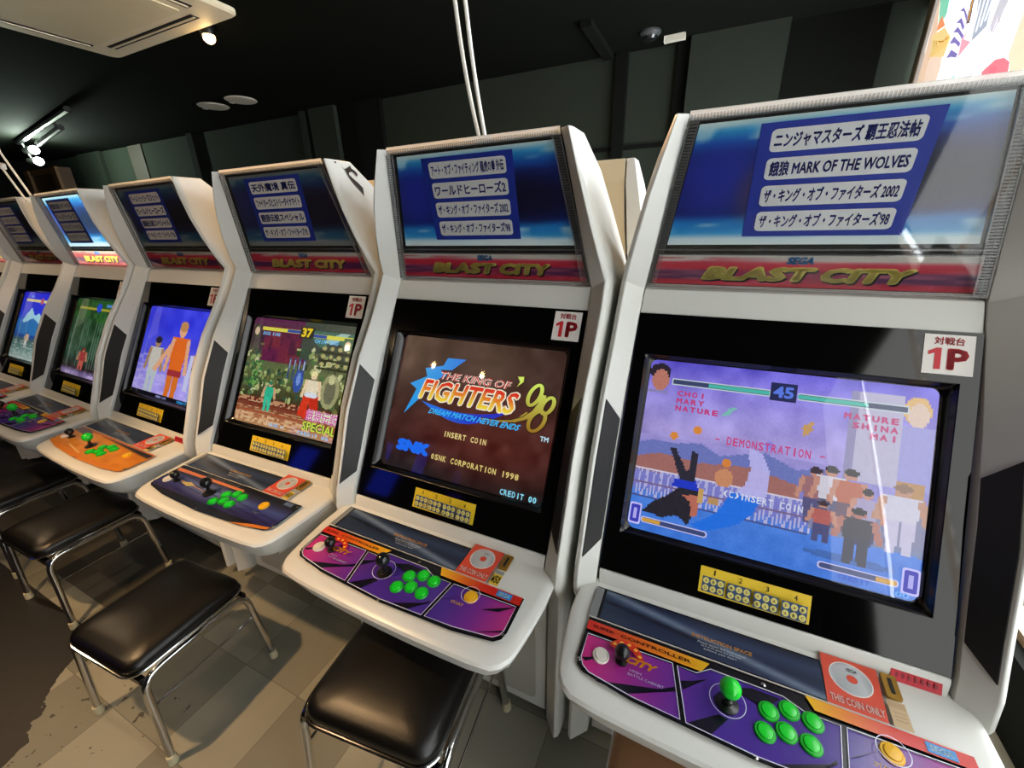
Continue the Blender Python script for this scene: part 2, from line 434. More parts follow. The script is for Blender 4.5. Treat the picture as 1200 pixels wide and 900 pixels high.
# right wall: low wall, glazing, daylight outside, blinds
WZ0, WZ1 = 0.24, 2.60
wr = MB().box(X1, X1+0.12, Y0, Y1, 0, WZ0)
wr.box(X1, X1+0.12, Y0, Y1, WZ1, ZC); wr.box(X1, X1+0.12, Y0, -2.85, WZ0, WZ1)
struct('wall_right', wr, M_WALLD)
win = MB()
for y in (-2.73, -1.4, -0.1, 1.25, 2.63): win.box(X1+0.04, X1+0.09, y-0.02, y+0.02, WZ0, WZ1)
win.box(X1+0.04, X1+0.09, -2.85, 2.735, WZ0, WZ0+0.03); win.box(X1+0.04, X1+0.09, -2.85, 2.735, WZ1-0.03, WZ1)
struct('window_1', win, M_FRAME)
struct('window_2', MB().box(X1+0.095, X1+0.10, -2.85, 2.735, WZ0, WZ1), M_DAY)     # the daylight outside the panes
struct('trim_20', MB().box(X1-0.035, X1-0.002, 2.59, 2.67, WZ0, ZC-0.002), M_FRAME)
struct('trim_21', MB().box(X1-0.03, X1-0.002, 2.50, 2.585, WZ0, ZC-0.002), M_FRAMED)
def blind(y0, y1, zb, zt, label):
    t = thing('roller_blind', label, 'blind', (X1-0.01, (y0+y1)/2, zb), 0, 'roller blinds over the right-hand window')
    h = (y1-y0)/2
    mb = MB()
    n = int((zt-zb)/0.05)
    vs = []; fs = []
    for i in range(n+1):
        z = (zt-zb)*i/n; dx = 0.002*(i % 2)
        vs += [(dx, -h, z), (dx, h, z)]
        if i: fs.append((2*i-2, 2*i-1, 2*i+1, 2*i))
    mb.add(vs, fs); o = link('blind_fabric', mb.mesh('blind_fabric', M_BLIND, 0), t)
    s = o.modifiers.new('thick', 'SOLIDIFY'); s.thickness = 0.002
    link('bottom_rail', MB().box(-0.006, 0.006, -h, h, -0.02, 0.004).mesh('bottom_rail', M_GREYMET, 0), t)
    link('roller_tube', MB().tube([(0, -h, zt-zb+0.02), (0, h, zt-zb+0.02)], 0.022).mesh('roller_tube', M_GREYMET), t)
struct('wall_right_panel', MB().box(X1, X1+0.03, -2.80, -1.99, 0.0, ZC), M_WALLD)
struct('added_dark_panel', MB().box(X1-0.035, X1-0.015, -1.40, -0.2, 0.0, 0.66), M_WALLD)  # unseen panel added to darken the lower bezel reflection
blind(-1.91, -1.235, 0.50, 2.56, 'pale roller blind glowing with daylight, nearest the entrance end of the window')
blind(-1.175, -0.12, 0.50, 2.56, 'pale roller blind glowing with daylight, beside the front of the nearest arcade machine')
blind(-0.07, 1.24, 0.42, 1.93, 'pale roller blind with its lower edge showing right of the nearest arcade machine')

# backlit banner on the upper window
def banner():
    bx = X1-0.05; y0, y1, z0, z1 = 2.50, 1.27, 1.80, 2.62     # left edge is the far one
    P = Pic(lambda u, v, wz: (bx-0.002-wz, y0+(y1-y0)*u, z0+.90*v if v < .911 else z1), 0.0004)
    P.pale = .22; P.rect(0, 0, 1, 1, '#f8f6f5')
    P.poly([(0,1),(.05,.86),(.04,.6),(.16,.3),(.1,0),(0,0)], '#8a8078'); P.poly([(.05,.86),(.13,.66),(.20,.36),(.16,.2),(.05,.4)], '#d0a888')
    P.poly([(.128,.659),(.254,.553),(.33,.326),(.25,.1),(.14,.2)], '#d8b8a0')
    P.poly([(.033,.9),(.178,.9),(.178,.781),(.192,.71),(.136,.669)], '#5cb894')
    P.poly([(.144,.726),(.213,.649),(.128,.659),(.121,.696)], '#e0703a')
    P.poly([(.088,.656),(.218,.64),(.316,.553),(.301,.469),(.129,.535)], '#d8b868')
    for i in range(8):
        a = .12+.022*i; P.line([(a, .62-.01*i), (a+.03, .57-.006*(i % 3)), (a+.01, .52)], .006, '#a8802c')
    P.poly([(.20,.70),(.32,.70),(.34,.5),(.31,.44),(.30,.36),(.47,.22),(.48,.6),(.40,.68)], '#fcfbfb')
    for q in ([(.334,.647),(.38,.644),(.434,.6),(.438,.584),(.388,.628)], [(.346,.593),(.383,.598),(.438,.555),(.432,.546),(.386,.581)], [(.345,.553),(.374,.562),(.456,.512),(.45,.503),(.392,.539)], [(.34,.508),(.368,.522),(.446,.481),(.447,.468),(.393,.496)], [(.352,.443),(.378,.462),(.452,.43),(.446,.42),(.398,.435)]):
        c_ = np.mean(np.array(q), 0); P.poly([tuple(c_+(np.array(p)-c_)*np.array([1.05, 1.5])) for p in q], '#5a4c9c')
    P.poly([(.463,.70),(.463,.641),(.481,.542),(.449,.553),(.423,.72)], '#3a2c40'); P.line([(.445,.66),(.462,.56)], .008, '#d8a03c')
    P.poly([(.477,.70),(.623,.60),(.641,.459),(.551,.437),(.523,.545)], '#8a94a6')
    for i in range(4): P.line([(.54+.025*i, .46+.01*i), (.52+.035*i, .64-.02*i)], .012, '#eef0f6')
    P.poly([(.51,.534),(.479,.479),(.551,.437),(.478,.402),(.478,.341),(.47,.43),(.46,.48)], '#e8889c')
    P.poly([(.688,.56),(.759,.52),(.717,.395),(.671,.436)], '#b4b2be'); P.poly([(.741,.38),(.701,.344),(.627,.294),(.605,.244),(.649,.235),(.659,.322)], '#b8b6c2')
    for i in range(6): P.line([(.60+.035*i, .30+.02*i), (.62+.03*i, .40+.02*i)], .007, '#c8c0d0')
    P.poly([(.481,.315),(.509,.324),(.516,.291),(.498,.285)], '#7cbcb4')
    P.poly([(.731,.252),(.80,.272),(.856,.258),(.901,.227),(.927,.132),(.93,.05),(.74,.05),(.746,.19)], '#e8586a'); P.poly([(.78,.25),(.83,.24),(.85,.12),(.79,.12)], '#d84a60')
    P.poly([(.888,.45),(.88,.254),(.908,.219),(.935,.129),(.95,0),(1,0),(1,.45)], '#d8cca8')
    o = link('window_banner', P.mesh('window_banner', M_POSTER))
    b = MB().box(bx, bx+0.004, y1, y0, z0, z1)
    t = thing('window_banner', 'bright backlit cartoon banner with striped and red shapes high on the right window', 'banner', (bx, (y0+y1)/2, z0))
    o.name = 'printed_face'; o.parent = t; o.matrix_parent_inverse = Matrix.Translation(-Vector(t.location))
    q = link('banner_sheet', b.mesh('banner_sheet', M_CORD, 0), t); q.matrix_parent_inverse = Matrix.Translation(-Vector(t.location))
    r = link('top_rod', MB().tube([(bx, y1-.02, z1+.008), (bx, y0+.02, z1+.008)], .008).mesh('top_rod', M_SCREW), t); r.matrix_parent_inverse = Matrix.Translation(-Vector(t.location))
banner()
# ------------------------------------------------------------------ the arcade cabinet
LP = 0.574**2 + 0.297**2; LP = math.sqrt(LP)
GD = Vector((0, -0.297/LP, -0.574/LP)); GN = Vector((0, -0.574/LP, 0.297/LP))      # down the glass; out of the glass
G0 = Vector((0, 0, 1.258))
def glass(x, s, n=0.0):
    p = G0 + GD*s + GN*n; return (x, p.y, p.z)
MLn = math.sqrt(0.080**2 + 0.356**2)
MD = Vector((0, 0.080/MLn, -0.356/MLn)); MN = Vector((0, -0.356/MLn, -0.080/MLn))
M0 = Vector((0, -0.048, 1.674))
def marq(x, s, n=0.0):
    p = M0 + MD*s + MN*n; return (x, p.y, p.z)
def mhw(s): return 0.252 + (0.318-0.252)*s/MLn         # half width of the cover at s
def deck(x, y, n=0.0): return (x, y - 0.05*n, 0.6515 + 0.05*(y+0.47) + n)

CREST = [(1.676,-.062,.276),(1.60,-.064,.297),(1.53,-.060,.3165),(1.45,-.045,.337),(1.38,-.024,.355),(1.336,-.004,.365),(1.27,-.040,.367),(1.20,-.084,.367),(1.09,-.162,.367),(.94,-.245,.367),(.80,-.297,.367),(.70,-.336,.367),(.64,-.346,.367),(.61,-.335,.367),(.585,-.318,.367),(.54,-.315,.367),(.30,-.328,.367),(.045,-.335,.367)]
INNER = [(1.676,-.046,.254),(1.60,-.031,.268),(1.53,-.018,.281),(1.45,-.002,.295),(1.38,.011,.308),(1.312,.026,.321),(1.262,.000,.323),(1.20,-.034,.3245),(1.09,-.100,.3265),(.94,-.182,.3275),(.80,-.248,.3275),(.70,-.300,.3265),(.65,-.318,.326),(.62,-.312,.326),(.60,-.300,.326),(.54,-.285,.326),(.30,-.287,.326),(.045,-.290,.326)]
REAR = [.040,.115,.147,.185,.216,.235,.245,.25] + [.25]*10
def side_mesh(sg):
    mb = MB(); Ls = []
    for (zc, yc, xc), (zi, yi, xi), yr in zip(CREST, INNER, REAR):
        zr = zc
        xo = xc + (.006 if zc > 1.6 else .012)
        l = [(xi, yi, zi), (xi + (xc-xi)*.93, yi+(yc-yi)*.95, zi+(zc-zi)*.95), (xc, yc+.002, zc), (xc+(xo-xc)*.7, yc+.010, zc), (xo, yc+.024, zc), (xo, yr, zr), (xi+.004, yr, zr)]
        if sg < 0: l = [(-a, b, c) for a, b, c in l]
        Ls.append(l)
    mb.loops(Ls); return mb
def chamf(z, f, n):
    zs = [c[0] for c in CREST][::-1]
    yc = np.interp(z, zs, [c[1] for c in CREST][::-1]); xc = np.interp(z, zs, [c[2] for c in CREST][::-1])
    zi = [c[0] for c in INNER][::-1]
    yi = np.interp(z, zi, [c[1] for c in INNER][::-1]); xi = np.interp(z, zi, [c[2] for c in INNER][::-1])
    d = Vector((yc-yi, -(xc-xi))).normalized()          # across (x,y) -> outward normal
    nx, ny = (-d.x*-1, d.y) if False else ((yc-yi), -(xc-xi))
    ln = math.hypot(nx, ny); nx, ny = nx/ln, ny/ln
    return (xi+(xc-xi)*f + nx*n, yi+(yc-yi)*f + ny*n, z)
def inset_mesh(sg):
    mb = MB(); vs = []; fs = []; n = 16; m = 4
    for lay, nn in ((0, .0035), (1, -.003)):
        for i in range(n+1):
            for j in range(m+1):
                f = .06 + .80*j/m
                zt = 1.02 + (1.075-1.02)*j/m; zb = .757 + (.728-.757)*j/m
                p = chamf(zb + (zt-zb)*i/n, f, nn); vs.append((sg*p[0], p[1], p[2]))
    K = (n+1)*(m+1)
    for i in range(n):
        for j in range(m):
            a = i*(m+1)+j; fs.append((a, a+1, a+m+2, a+m+1)); fs.append((K+a, K+a+m+1, K+a+m+2, K+a+1))
    for i in range(n):
        for j in (0, m):
            a = i*(m+1)+j; fs.append((a, a+m+1, K+a+m+1, K+a))
    for j in range(m):
        for i in (0, n):
            a = i*(m+1)+j; fs.append((a, a+1, K+a+1, K+a))
    return mb.add(vs, fs)
BODY = [(-.275,.05,.318),(-.275,.56,.318),(-.300,.57,.318),(-.313,.640,.318),(-.313,.652,.318),(-.302,.682,.322),(-.297,.687,.322),(-.2526,.664,.322),(.0444,1.235,.322),(.002,1.2565,.322),(.006,1.262,.322),(.030,1.314,.319),(.050,1.318,.318),(-.018,1.62,.263),(-.034,1.672,.253),(-.020,1.677,.252),(.036,1.677,.252),(.108,1.60,.268),(.155,1.50,.283),(.225,1.336,.316),(.240,1.3,.318),(.240,.05,.318)]
def body_mesh():
    mb = MB(); L = [[(sg*h, y, z) for y, z, h in BODY] for sg in (-1, 1)]
    return mb.loops(L)
def outline(inset=0.0):
    half = [(.362,-.300),(.364,-.40),(.356,-.48),(.349,-.525)]
    cx, cy, r = .290, -.528, .058
    for a in (0, 22, 45, 68): half.append((cx+r*math.cos(math.radians(a)), cy-r*math.sin(math.radians(a))))
    for x in (.26, .2, .1): half.append((x, -.586 - .008*(1-(x/.29)**2)))
    half = [(x-inset*(1 if x > .3 else x/.35), y+inset*(0 if y > -.42 else 1)*(1 if y < -.53 else .3)) for x, y in half]
    return half + [(0, -.594+inset)] + [(-x, y) for x, y in half[::-1]]
def tray_mesh():
    mb = MB(); Ls = []
    for z, ins in ((.545,.050),(.566,.034),(.572,.026),(.606,.012),(.636,.002),(.643,.006),(.6475,.016),(.6485,.028)):
        Ls.append([(x, y, z + (.05*(y+.47) if z > .63 else .02*(y+.47))) for x, y in outline(ins)])
    mb.loops(Ls)
    return mb
def bezel_mesh():
    mb = MB()
    o = [(-.3215,.001),(.3215,.001),(.3215,LP-.004),(-.3215,LP-.004)]
    h0 = [(-.294,.103),(.294,.103),(.289,.549),(-.289,.549)]
    def loop(q, n): return [glass(x, s, n) for x, s in q]
    A = loop(o, -.006); B = loop(o, .0); Cc = loop(h0, .0); D = loop(h0, -.004)
    vs = A+B+Cc+D
    fs = []
    for b in (0, 4, 8):
        for j in range(4): kk = (j+1) % 4; fs.append((b+j, b+kk, b+4+kk, b+4+j))
    return mb.add(vs, fs)
def shroud_mesh():
    mb = MB()
    def rl(hw0, hw1, s0, s1, n, r):
        q = rrect(-1, 0, 1, 1, r, 4); out = []
        for a, t in q:
            s = s0+(s1-s0)*t; h = hw0+(hw1-hw0)*t; out.append(glass(a*h, s, n))
        return out
    Ls = [rl(.300, .296, .097, .555, -.0005-.004, .02), rl(.2935, .289, .104, .549, -.004, .02), rl(.290, .286, .107, .545, -.012, .03), rl(.280, .278, .112, .535, -.030, .06), rl(.270, .270, .125, .525, -.032, .06)]
    mb.loops(Ls, False, False); return mb
def crt_mesh():
    mb = MB(); nx, ny = 18, 14; vs = []; fs = []
    for j in range(ny+1):
        for i in range(nx+1):
            a = -1+2*i/nx; b = -1+2*j/ny
            n = -.026 + .014*(1-a*a) + .005*(1-b*b)
            vs.append(glass(.282*a, .3235+.212*b, n-.002))
    for j in range(ny):
        for i in range(nx): a = j*(nx+1)+i; fs.append((a, a+1, a+nx+2, a+nx+1))
    return mb.add(vs, fs)
def scr(u, v, wz): return glass(-.278+.556*u, .112+.424*(1-v), -.0295+wz)

def cover_mesh():
    mb = MB()
    q = [(-mhw(s)+.0, s) for s in (.004,)]
    vs = []; fs = []
    for n in (0.0, -.003):
        for s in np.linspace(.004, .360, 9):
            for x in np.linspace(-1, 1, 9): vs.append(marq(x*(mhw(s)-.002), s, n + .004*(1-((s-.18)/.18)**2)))
    for l in (0, 81):
        for j in range(8):
            for i in range(8): a = l+j*9+i; fs.append((a, a+1, a+10, a+9))
    return mb.add(vs, fs)
def ribs_mesh():
    mb = MB()
    def rib(p0, p1, p2, p3, h, N):
        mb.add([Vector(p) for p in (p0, p1, p2, p3)] + [Vector(p)+N*h for p in (p0, p1, p2, p3)], [(4,5,6,7),(0,1,5,4),(1,2,6,5),(2,3,7,6),(3,0,4,7)])
    n = 60
    for sg in (-1, 1):
        for i in range(n):
            s0 = .014+(.346)*i/n; s1 = s0+.0034; wd = .019
            a, b = mhw(s0)-.001, mhw(s0)-wd
            rib(marq(sg*a, s0, .003), marq(sg*b, s0, .003), marq(sg*b, s1, .003), marq(sg*a, s1, .003), .0028, MN)
        # frame lines of the border
        for off, wd in ((.0195, .0022), (.0, .002)):
            s0, s1 = .012, .361
            rib(marq(sg*(mhw(s0)-off), s0, .002), marq(sg*(mhw(s0)-off-wd), s0, .002), marq(sg*(mhw(s1)-off-wd), s1, .002), marq(sg*(mhw(s1)-off), s1, .002), .005, MN)
    m = 84
    for i in range(m):
        x0 = -.25+.5*i/m; x1 = x0+.0036
        rib(marq(x0, .001, .002), marq(x1, .001, .002), marq(x1, .011, .002), marq(x0, .011, .002), .004, MN)
    for s0, s1, h in ((.0115, .0135, .005), (.268, .271, .004), (.279, .282, .005), (.357, .361, .005)):
        a = mhw(s0)-.002
        rib(marq(-a, s0, .002), marq(a, s0, .002), marq(a, s1, .002), marq(-a, s1, .002), h, MN)
    return mb
def lip_mesh():
    return MB().add([marq(-.252, -.006, .0012), marq(.252, -.006, .0012), marq(.2535, .0112, .0012), marq(-.2535, .0112, .0012), marq(-.252, -.006, -.001), marq(.252, -.006, -.001)], [(0,1,2,3),(0,1,5,4)])
def back_mesh():
    # dark backing behind the picture
    vs = [marq(-mhw(0)+.002, .002, -.017), marq(mhw(0)-.002, .002, -.017), marq(mhw(.36)-.003, .36, -.017), marq(-mhw(.36)+.003, .36, -.017)]
    vs += [marq(-mhw(0)+.002, .002, -.012), marq(mhw(0)-.002, .002, -.012), marq(mhw(.36)-.003, .36, -.012), marq(-mhw(.36)+.003, .36, -.012)]
    return MB().add(vs, [(0,1,2,3),(4,5,6,7),(0,1,5,4),(1,2,6,5),(2,3,7,6),(3,0,4,7)])

ME = {}
def shared(key, fn):
    if key not in ME: ME[key] = fn()
    return ME[key]
def part(name, key, builder, mat, parent, smooth=35, bev=0.0, loc=None):
    me = shared(key, lambda: builder().mesh(name, mat, smooth))
    o = link(name, me, parent, loc)
    if bev: bevel(o, bev)
    return o

def art_mapping(n):
    def f(u, v, wz):
        s = .262 - (.262-.020)*v; return marq((u*2-1)*(mhw(s)-.0235), s, n+wz)
    return f
def art_canvas():
    c = Cv(72, 40, '#1c2f86')
    c.grad([(0,'#dfe8ea'),(.07,'#cfe4ec'),(.12,'#2a8fd0'),(.22,'#1f74be'),(.28,'#17256c'),(.5,'#151b52'),(.75,'#1a2874'),(.84,'#1a58ac'),(.92,'#2f93cc'),(.97,'#b6d6de'),(1,'#d8e2da')])
    st = noise(40, 72, 14)[:, np.linspace(0, 24, 72).astype(int)]; st = (st + np.roll(st, 1, 1) + np.roll(st, 2, 1) + np.roll(st, -1, 1))/4
    c.put((c.t > .84)*np.clip((st-.45)*4, 0, 1), '#cfe3e2', .6); c.put((c.t < .2)*np.clip((st-.5)*4, 0, 1), '#e6eeee', .55)
    m = np.clip(1-((c.u-.78)/.3)**2-((c.t-.5)/.3)**2, 0, 1); c.put(m, '#120f24', .85)
    m = np.clip(1-((c.u-.13)/.2)**2-((c.t-.55)/.35)**2, 0, 1); c.put(m, '#2a36b4', .7)
    m = np.clip(1-((c.u-.30)/.1)**2-((c.t-.45)/.3)**2, 0, 1); c.put(m, '#6a4a50', .5)
    return c.a
ART = None
def art_mesh(lit):
    global ART
    if ART is None: ART = art_canvas()
    P = Pic(art_mapping(-.0095))
    P.canvas(ART if lit == 0 else ART*.78+np.array([.13, .2, .22]) if lit == 1 else ART*.55+np.array([.085, .075, .075]), smooth=True)          # 2: dim light and warm room reflection mixed into the print
    return P.mesh('marquee_picture', (M_MARQ, M_MARQLIT, M_MARQOFF)[lit])
def strip_mesh(lit):
    def mp(u, v, wz):
        s = .357-(.357-.285)*v; return marq((u*2-1)*(mhw(s)-.012), s, -.0085+wz)
    P = Pic(mp)
    c = Cv(80, 20, '#d8d4cc'); c.grad([(0,'#c22038'),(.10,'#c8203a'),(.2,'#a02048'),(.42,'#8a2250'),(.58,'#c8213c'),(.72,'#d03850'),(.82,'#d8cfc8'),(1,'#d4d0c6')])
    m = ((c.t > .2) & (c.t < .52) & ((c.u < .30) | (c.u > .70))); c.put(m, '#4a2258', .75)
    st = noise(20, 80, 12)[:, np.linspace(0, 18, 80).astype(int)]; st = (st+np.roll(st, 2, 1)+np.roll(st, 4, 1))/3
    c.put((c.t > .55)*(c.t < .92)*np.clip(1.25-c.u*2.6, 0, 1)*np.clip((st-.3)*4, 0, 1), '#c8203c', .85); c.put((c.t < .6)*np.clip((st-.55)*3, 0, 1), '#e07a86', .5)
    P.canvas(c.a if lit != 1 else c.a*.62+np.array([.38, .36, .28]), smooth=True)
    sq = lambda b, o: (b[0]+o[0], b[1]+o[1], b[2]+o[0], b[3]+o[1])
    # the blocky slanted wordmark with its dark drop
    gold = lambda q: rgb('#ecd870')*(0.86+.2*q[1])
    b1 = (.19, .17, .555, .64); b2 = (.575, .17, .835, .64)
    for off, col in (((.006, -.06), '#241024'), ((0, 0), gold)):
        P.text('BLAST', sq(b1, off), col, .075, .05); P.text('CITY', sq(b2, off), col, .075, .05)
    P.text('SEGA', (.462, .72, .548, .95), '#1f86c8', .06, .03)
    return P.mesh('brand_strip', M_MARQLIT if lit == 1 else M_PAPER)
def card_mesh(lines, cx, sk):
    def mp(u, v, wz): return marq(cx + .138*(u*2-1) + sk*(.5-v), .030+.214*(1-v), -.008+wz)
    P = Pic(mp)
    P.rect(0, 0, 1, 1, '#2238a8')
    for i, t in enumerate(lines):
        v1 = .945-.235*i; v0 = v1-.185
        # pills with rounded corners (the card is wider than tall)
        P.poly([((x), (y)) for x, y in [(px/1.29*1.29, py) for px, py in rrect(.075, v0, .925, v1, .035)]], '#eeeef0')
        asc = all(ord(ch) < 128 for ch in t)
        P.text(t, (.100, v0+.030, .900, v1-.028), '#26308c', .032)
    return P.mesh('title_card', M_PAPER)
def badge_mesh():
    P = Pic(lambda u, v, wz: glass(.234+.076*u, .088-.080*v, .0012+wz))
    P.rect(0, 0, 1, 1, '#e9e4e0')
    P.text('対戦台', (.2, .74, .8, .94), '#c0202c', .03)
    P.poly([(.36,.12),(.36,.66),(.26,.66),(.10,.57),(.10,.47),(.23,.53),(.23,.12)], '#c8202c'); P.text('P', (.48, .12, .90, .66), '#c8202c', .04)
    return P.mesh('player_sticker', M_PAPER)
def guide_mesh():
    P = Pic(lambda u, v, wz: glass(-.104+.207*u, .627-.057*v, .0012+wz))
    P.rect(0, 0, 1, 1, '#e8c52a')
    for i in range(4):
        u0 = .03+.24*i
        P.rect(u0, .07, u0+.215, .64, '#2c4a78')
        P.text(str(i+1), (u0+(.103 if i == 0 else .095), .74, u0+(.117 if i == 0 else .125), .93), '#3a3010', .02)
        for r in range(2):
            for q in range(3):
                cx = u0+.037+.07*q; cy = .49-.27*r
                P.poly(ell(cx, cy, .03, .115, 14), '#e4d87a')
        for r in range(2):
            for q in range(3):
                cx = u0+.037+.07*q; cy = .49-.27*r
                P.text('ABCDAB'[(i+q+3*r) % 6], (cx-.011, cy-.05, cx+.011, cy+.05), '#4a4a30', .02)
    return P.mesh('button_guide_sticker', M_PAPER)
def redtag_mesh():
    P = Pic(lambda u, v, wz: (.236+.074*u, -.3135+.011*v-wz, .6565+.022*v+wz))
    P.rect(0, 0, 1, 1, '#c01c30')
    for i in range(7): P.poly(ell(.12+.125*i, .5, .03, .2, 10), '#8a1424')
    return P.mesh('red_warning_tag', M_PAPER)
def dk(n0): return lambda u, v, wz: deck(u, v, n0+wz)
def plate_mesh():
    P = Pic(dk(.0045))
    P.poly([(-.316,-.412),(.122,-.412),(.122,-.330),(-.316,-.330)], '#101418')
    P.poly([(-.316,-.412),(-.299,-.412),(-.299,-.332),(-.316,-.332)], '#7c7f80')
    c = Cv(64, 16, '#2a3446'); c.grad([(0,'#2c3850'),(.4,'#222b40'),(.7,'#2f3d58'),(1,'#1a2030')])
    m = np.clip(1-np.abs(c.t-(.95-.9*c.u))/.16, 0, 1); c.put(m, '#7e8ea0', .8)
    m = np.clip(1-np.abs(c.t-(.62-.5*c.u))/.10, 0, 1)*(c.u < .6); c.put(m, '#11151f', .9)
    P.canvas(c.a, -.293, -.409, .120, -.334, smooth=True)
    P.text('INSTRUCTION SPACE', (-.107, -.3745, .004, -.3665), '#e0a040', .03)
    for i in range(3): P.text(('Please insert the instruction', 'card of the game you play', 'in this space'), (0,0,0,0), '#fff') if False else P.text(('Please insert the instruction', 'card of the game you play here', 'before you start')[i], (-.095+.006*i, -.3845-.0065*i, -.008-.008*i, -.3795-.0065*i), '#b8c0c8', .0)
    P.line([(-.316,-.4135),(.31,-.4135)], .002, '#d8d4c8')
    return P.mesh('instruction_plate', M_PRINT)
def coin_mesh():
    P = Pic(dk(.0052))
    P.poly([(.121,-.411),(.208,-.411),(.214,-.311),(.125,-.311)], '#d24a32')
    cx, cy = .167, -.350
    def sil(p): a = math.atan2(p[1]-cy, p[0]-cx); return rgb('#b8bcc0')*(.78+.25*abs(math.sin(a*1.5)))
    P.poly(ell(cx, cy, .0335, .032, 36), '#e8e4e0')
    pts = ell(cx, cy, .0318, .0302, 36); P.poly(pts, sil)
    P.poly(ell(cx+.002, cy, .0085, .008, 20), '#d24a32')
    P.text('SEGA', (cx-.004, cy+.014, cx+.013, cy+.021), '#7c8288', .02, .2)
    P.text('THIS COIN ONLY', (.127, -.4045, .206, -.3905), '#f4ece6', .02)
    return P.mesh('coin_sticker', M_PAPER)
def price_mesh(tan):
    P = Pic(dk(.0052))
    P.rect(.2155, -.411, .2415, -.364, '#d8d0b8' if not tan else '#c4aa84')
    P.rect(.2165, -.377, .2405, -.366, '#8a9094' if not tan else '#b89c78')
    if not tan: P.rect(.2165, -.410, .2405, -.378, '#d8b838'); P.text('¥50', (.2175, -.405, .2395, -.382), '#2a2410', .04)
    else:
        for i in range(3): P.line([(.220, -.385-.007*i), (.237, -.385-.007*i)], .001, '#9c8260')
    return P.mesh('price_sticker', M_PAPER)
def slot_mesh():
    mb = MB()
    for x0, x1, y0, y1, h in ((.218,.241,-.360,-.314,.004),):
        L = [[deck(x, y, n) for x, y in rrect(x0, y0, x1, y1, .003)] for n in (.002, .008)]; mb.loops(L)
    return mb
def slotgap_mesh():
    mb = MB(); L = [[deck(x, y, n) for x, y in rrect(.2265, -.352, .2325, -.322, .002)] for n in (.006, .0088)]; return mb.loops(L)
OV = [(.314,-.3985),(.314,-.505),(.309,-.523),(.295,-.5345),(.20,-.549),(.0,-.5575),(-.20,-.549),(-.295,-.5345),(-.309,-.523),(-.314,-.505),(-.314,-.424)]
OV = [(.314,-.4145),(.314,-.505),(.309,-.523),(.295,-.5345),(.20,-.549),(.0,-.5575),(-.20,-.549),(-.295,-.5345),(-.309,-.523),(-.314,-.505),(-.314,-.4145)][::-1]
def purple(p):
    x = p[0]
    return np.array([np.interp(x, [-.31,-.20,-.08,.15,.22,.31], [c[k] for c in PUR]) for k in range(3)])
PUR = [rgb(h) for h in ('#c42a78', '#8c2a88', '#46288c', '#42288a', '#6c2a8e', '#bc3080')]
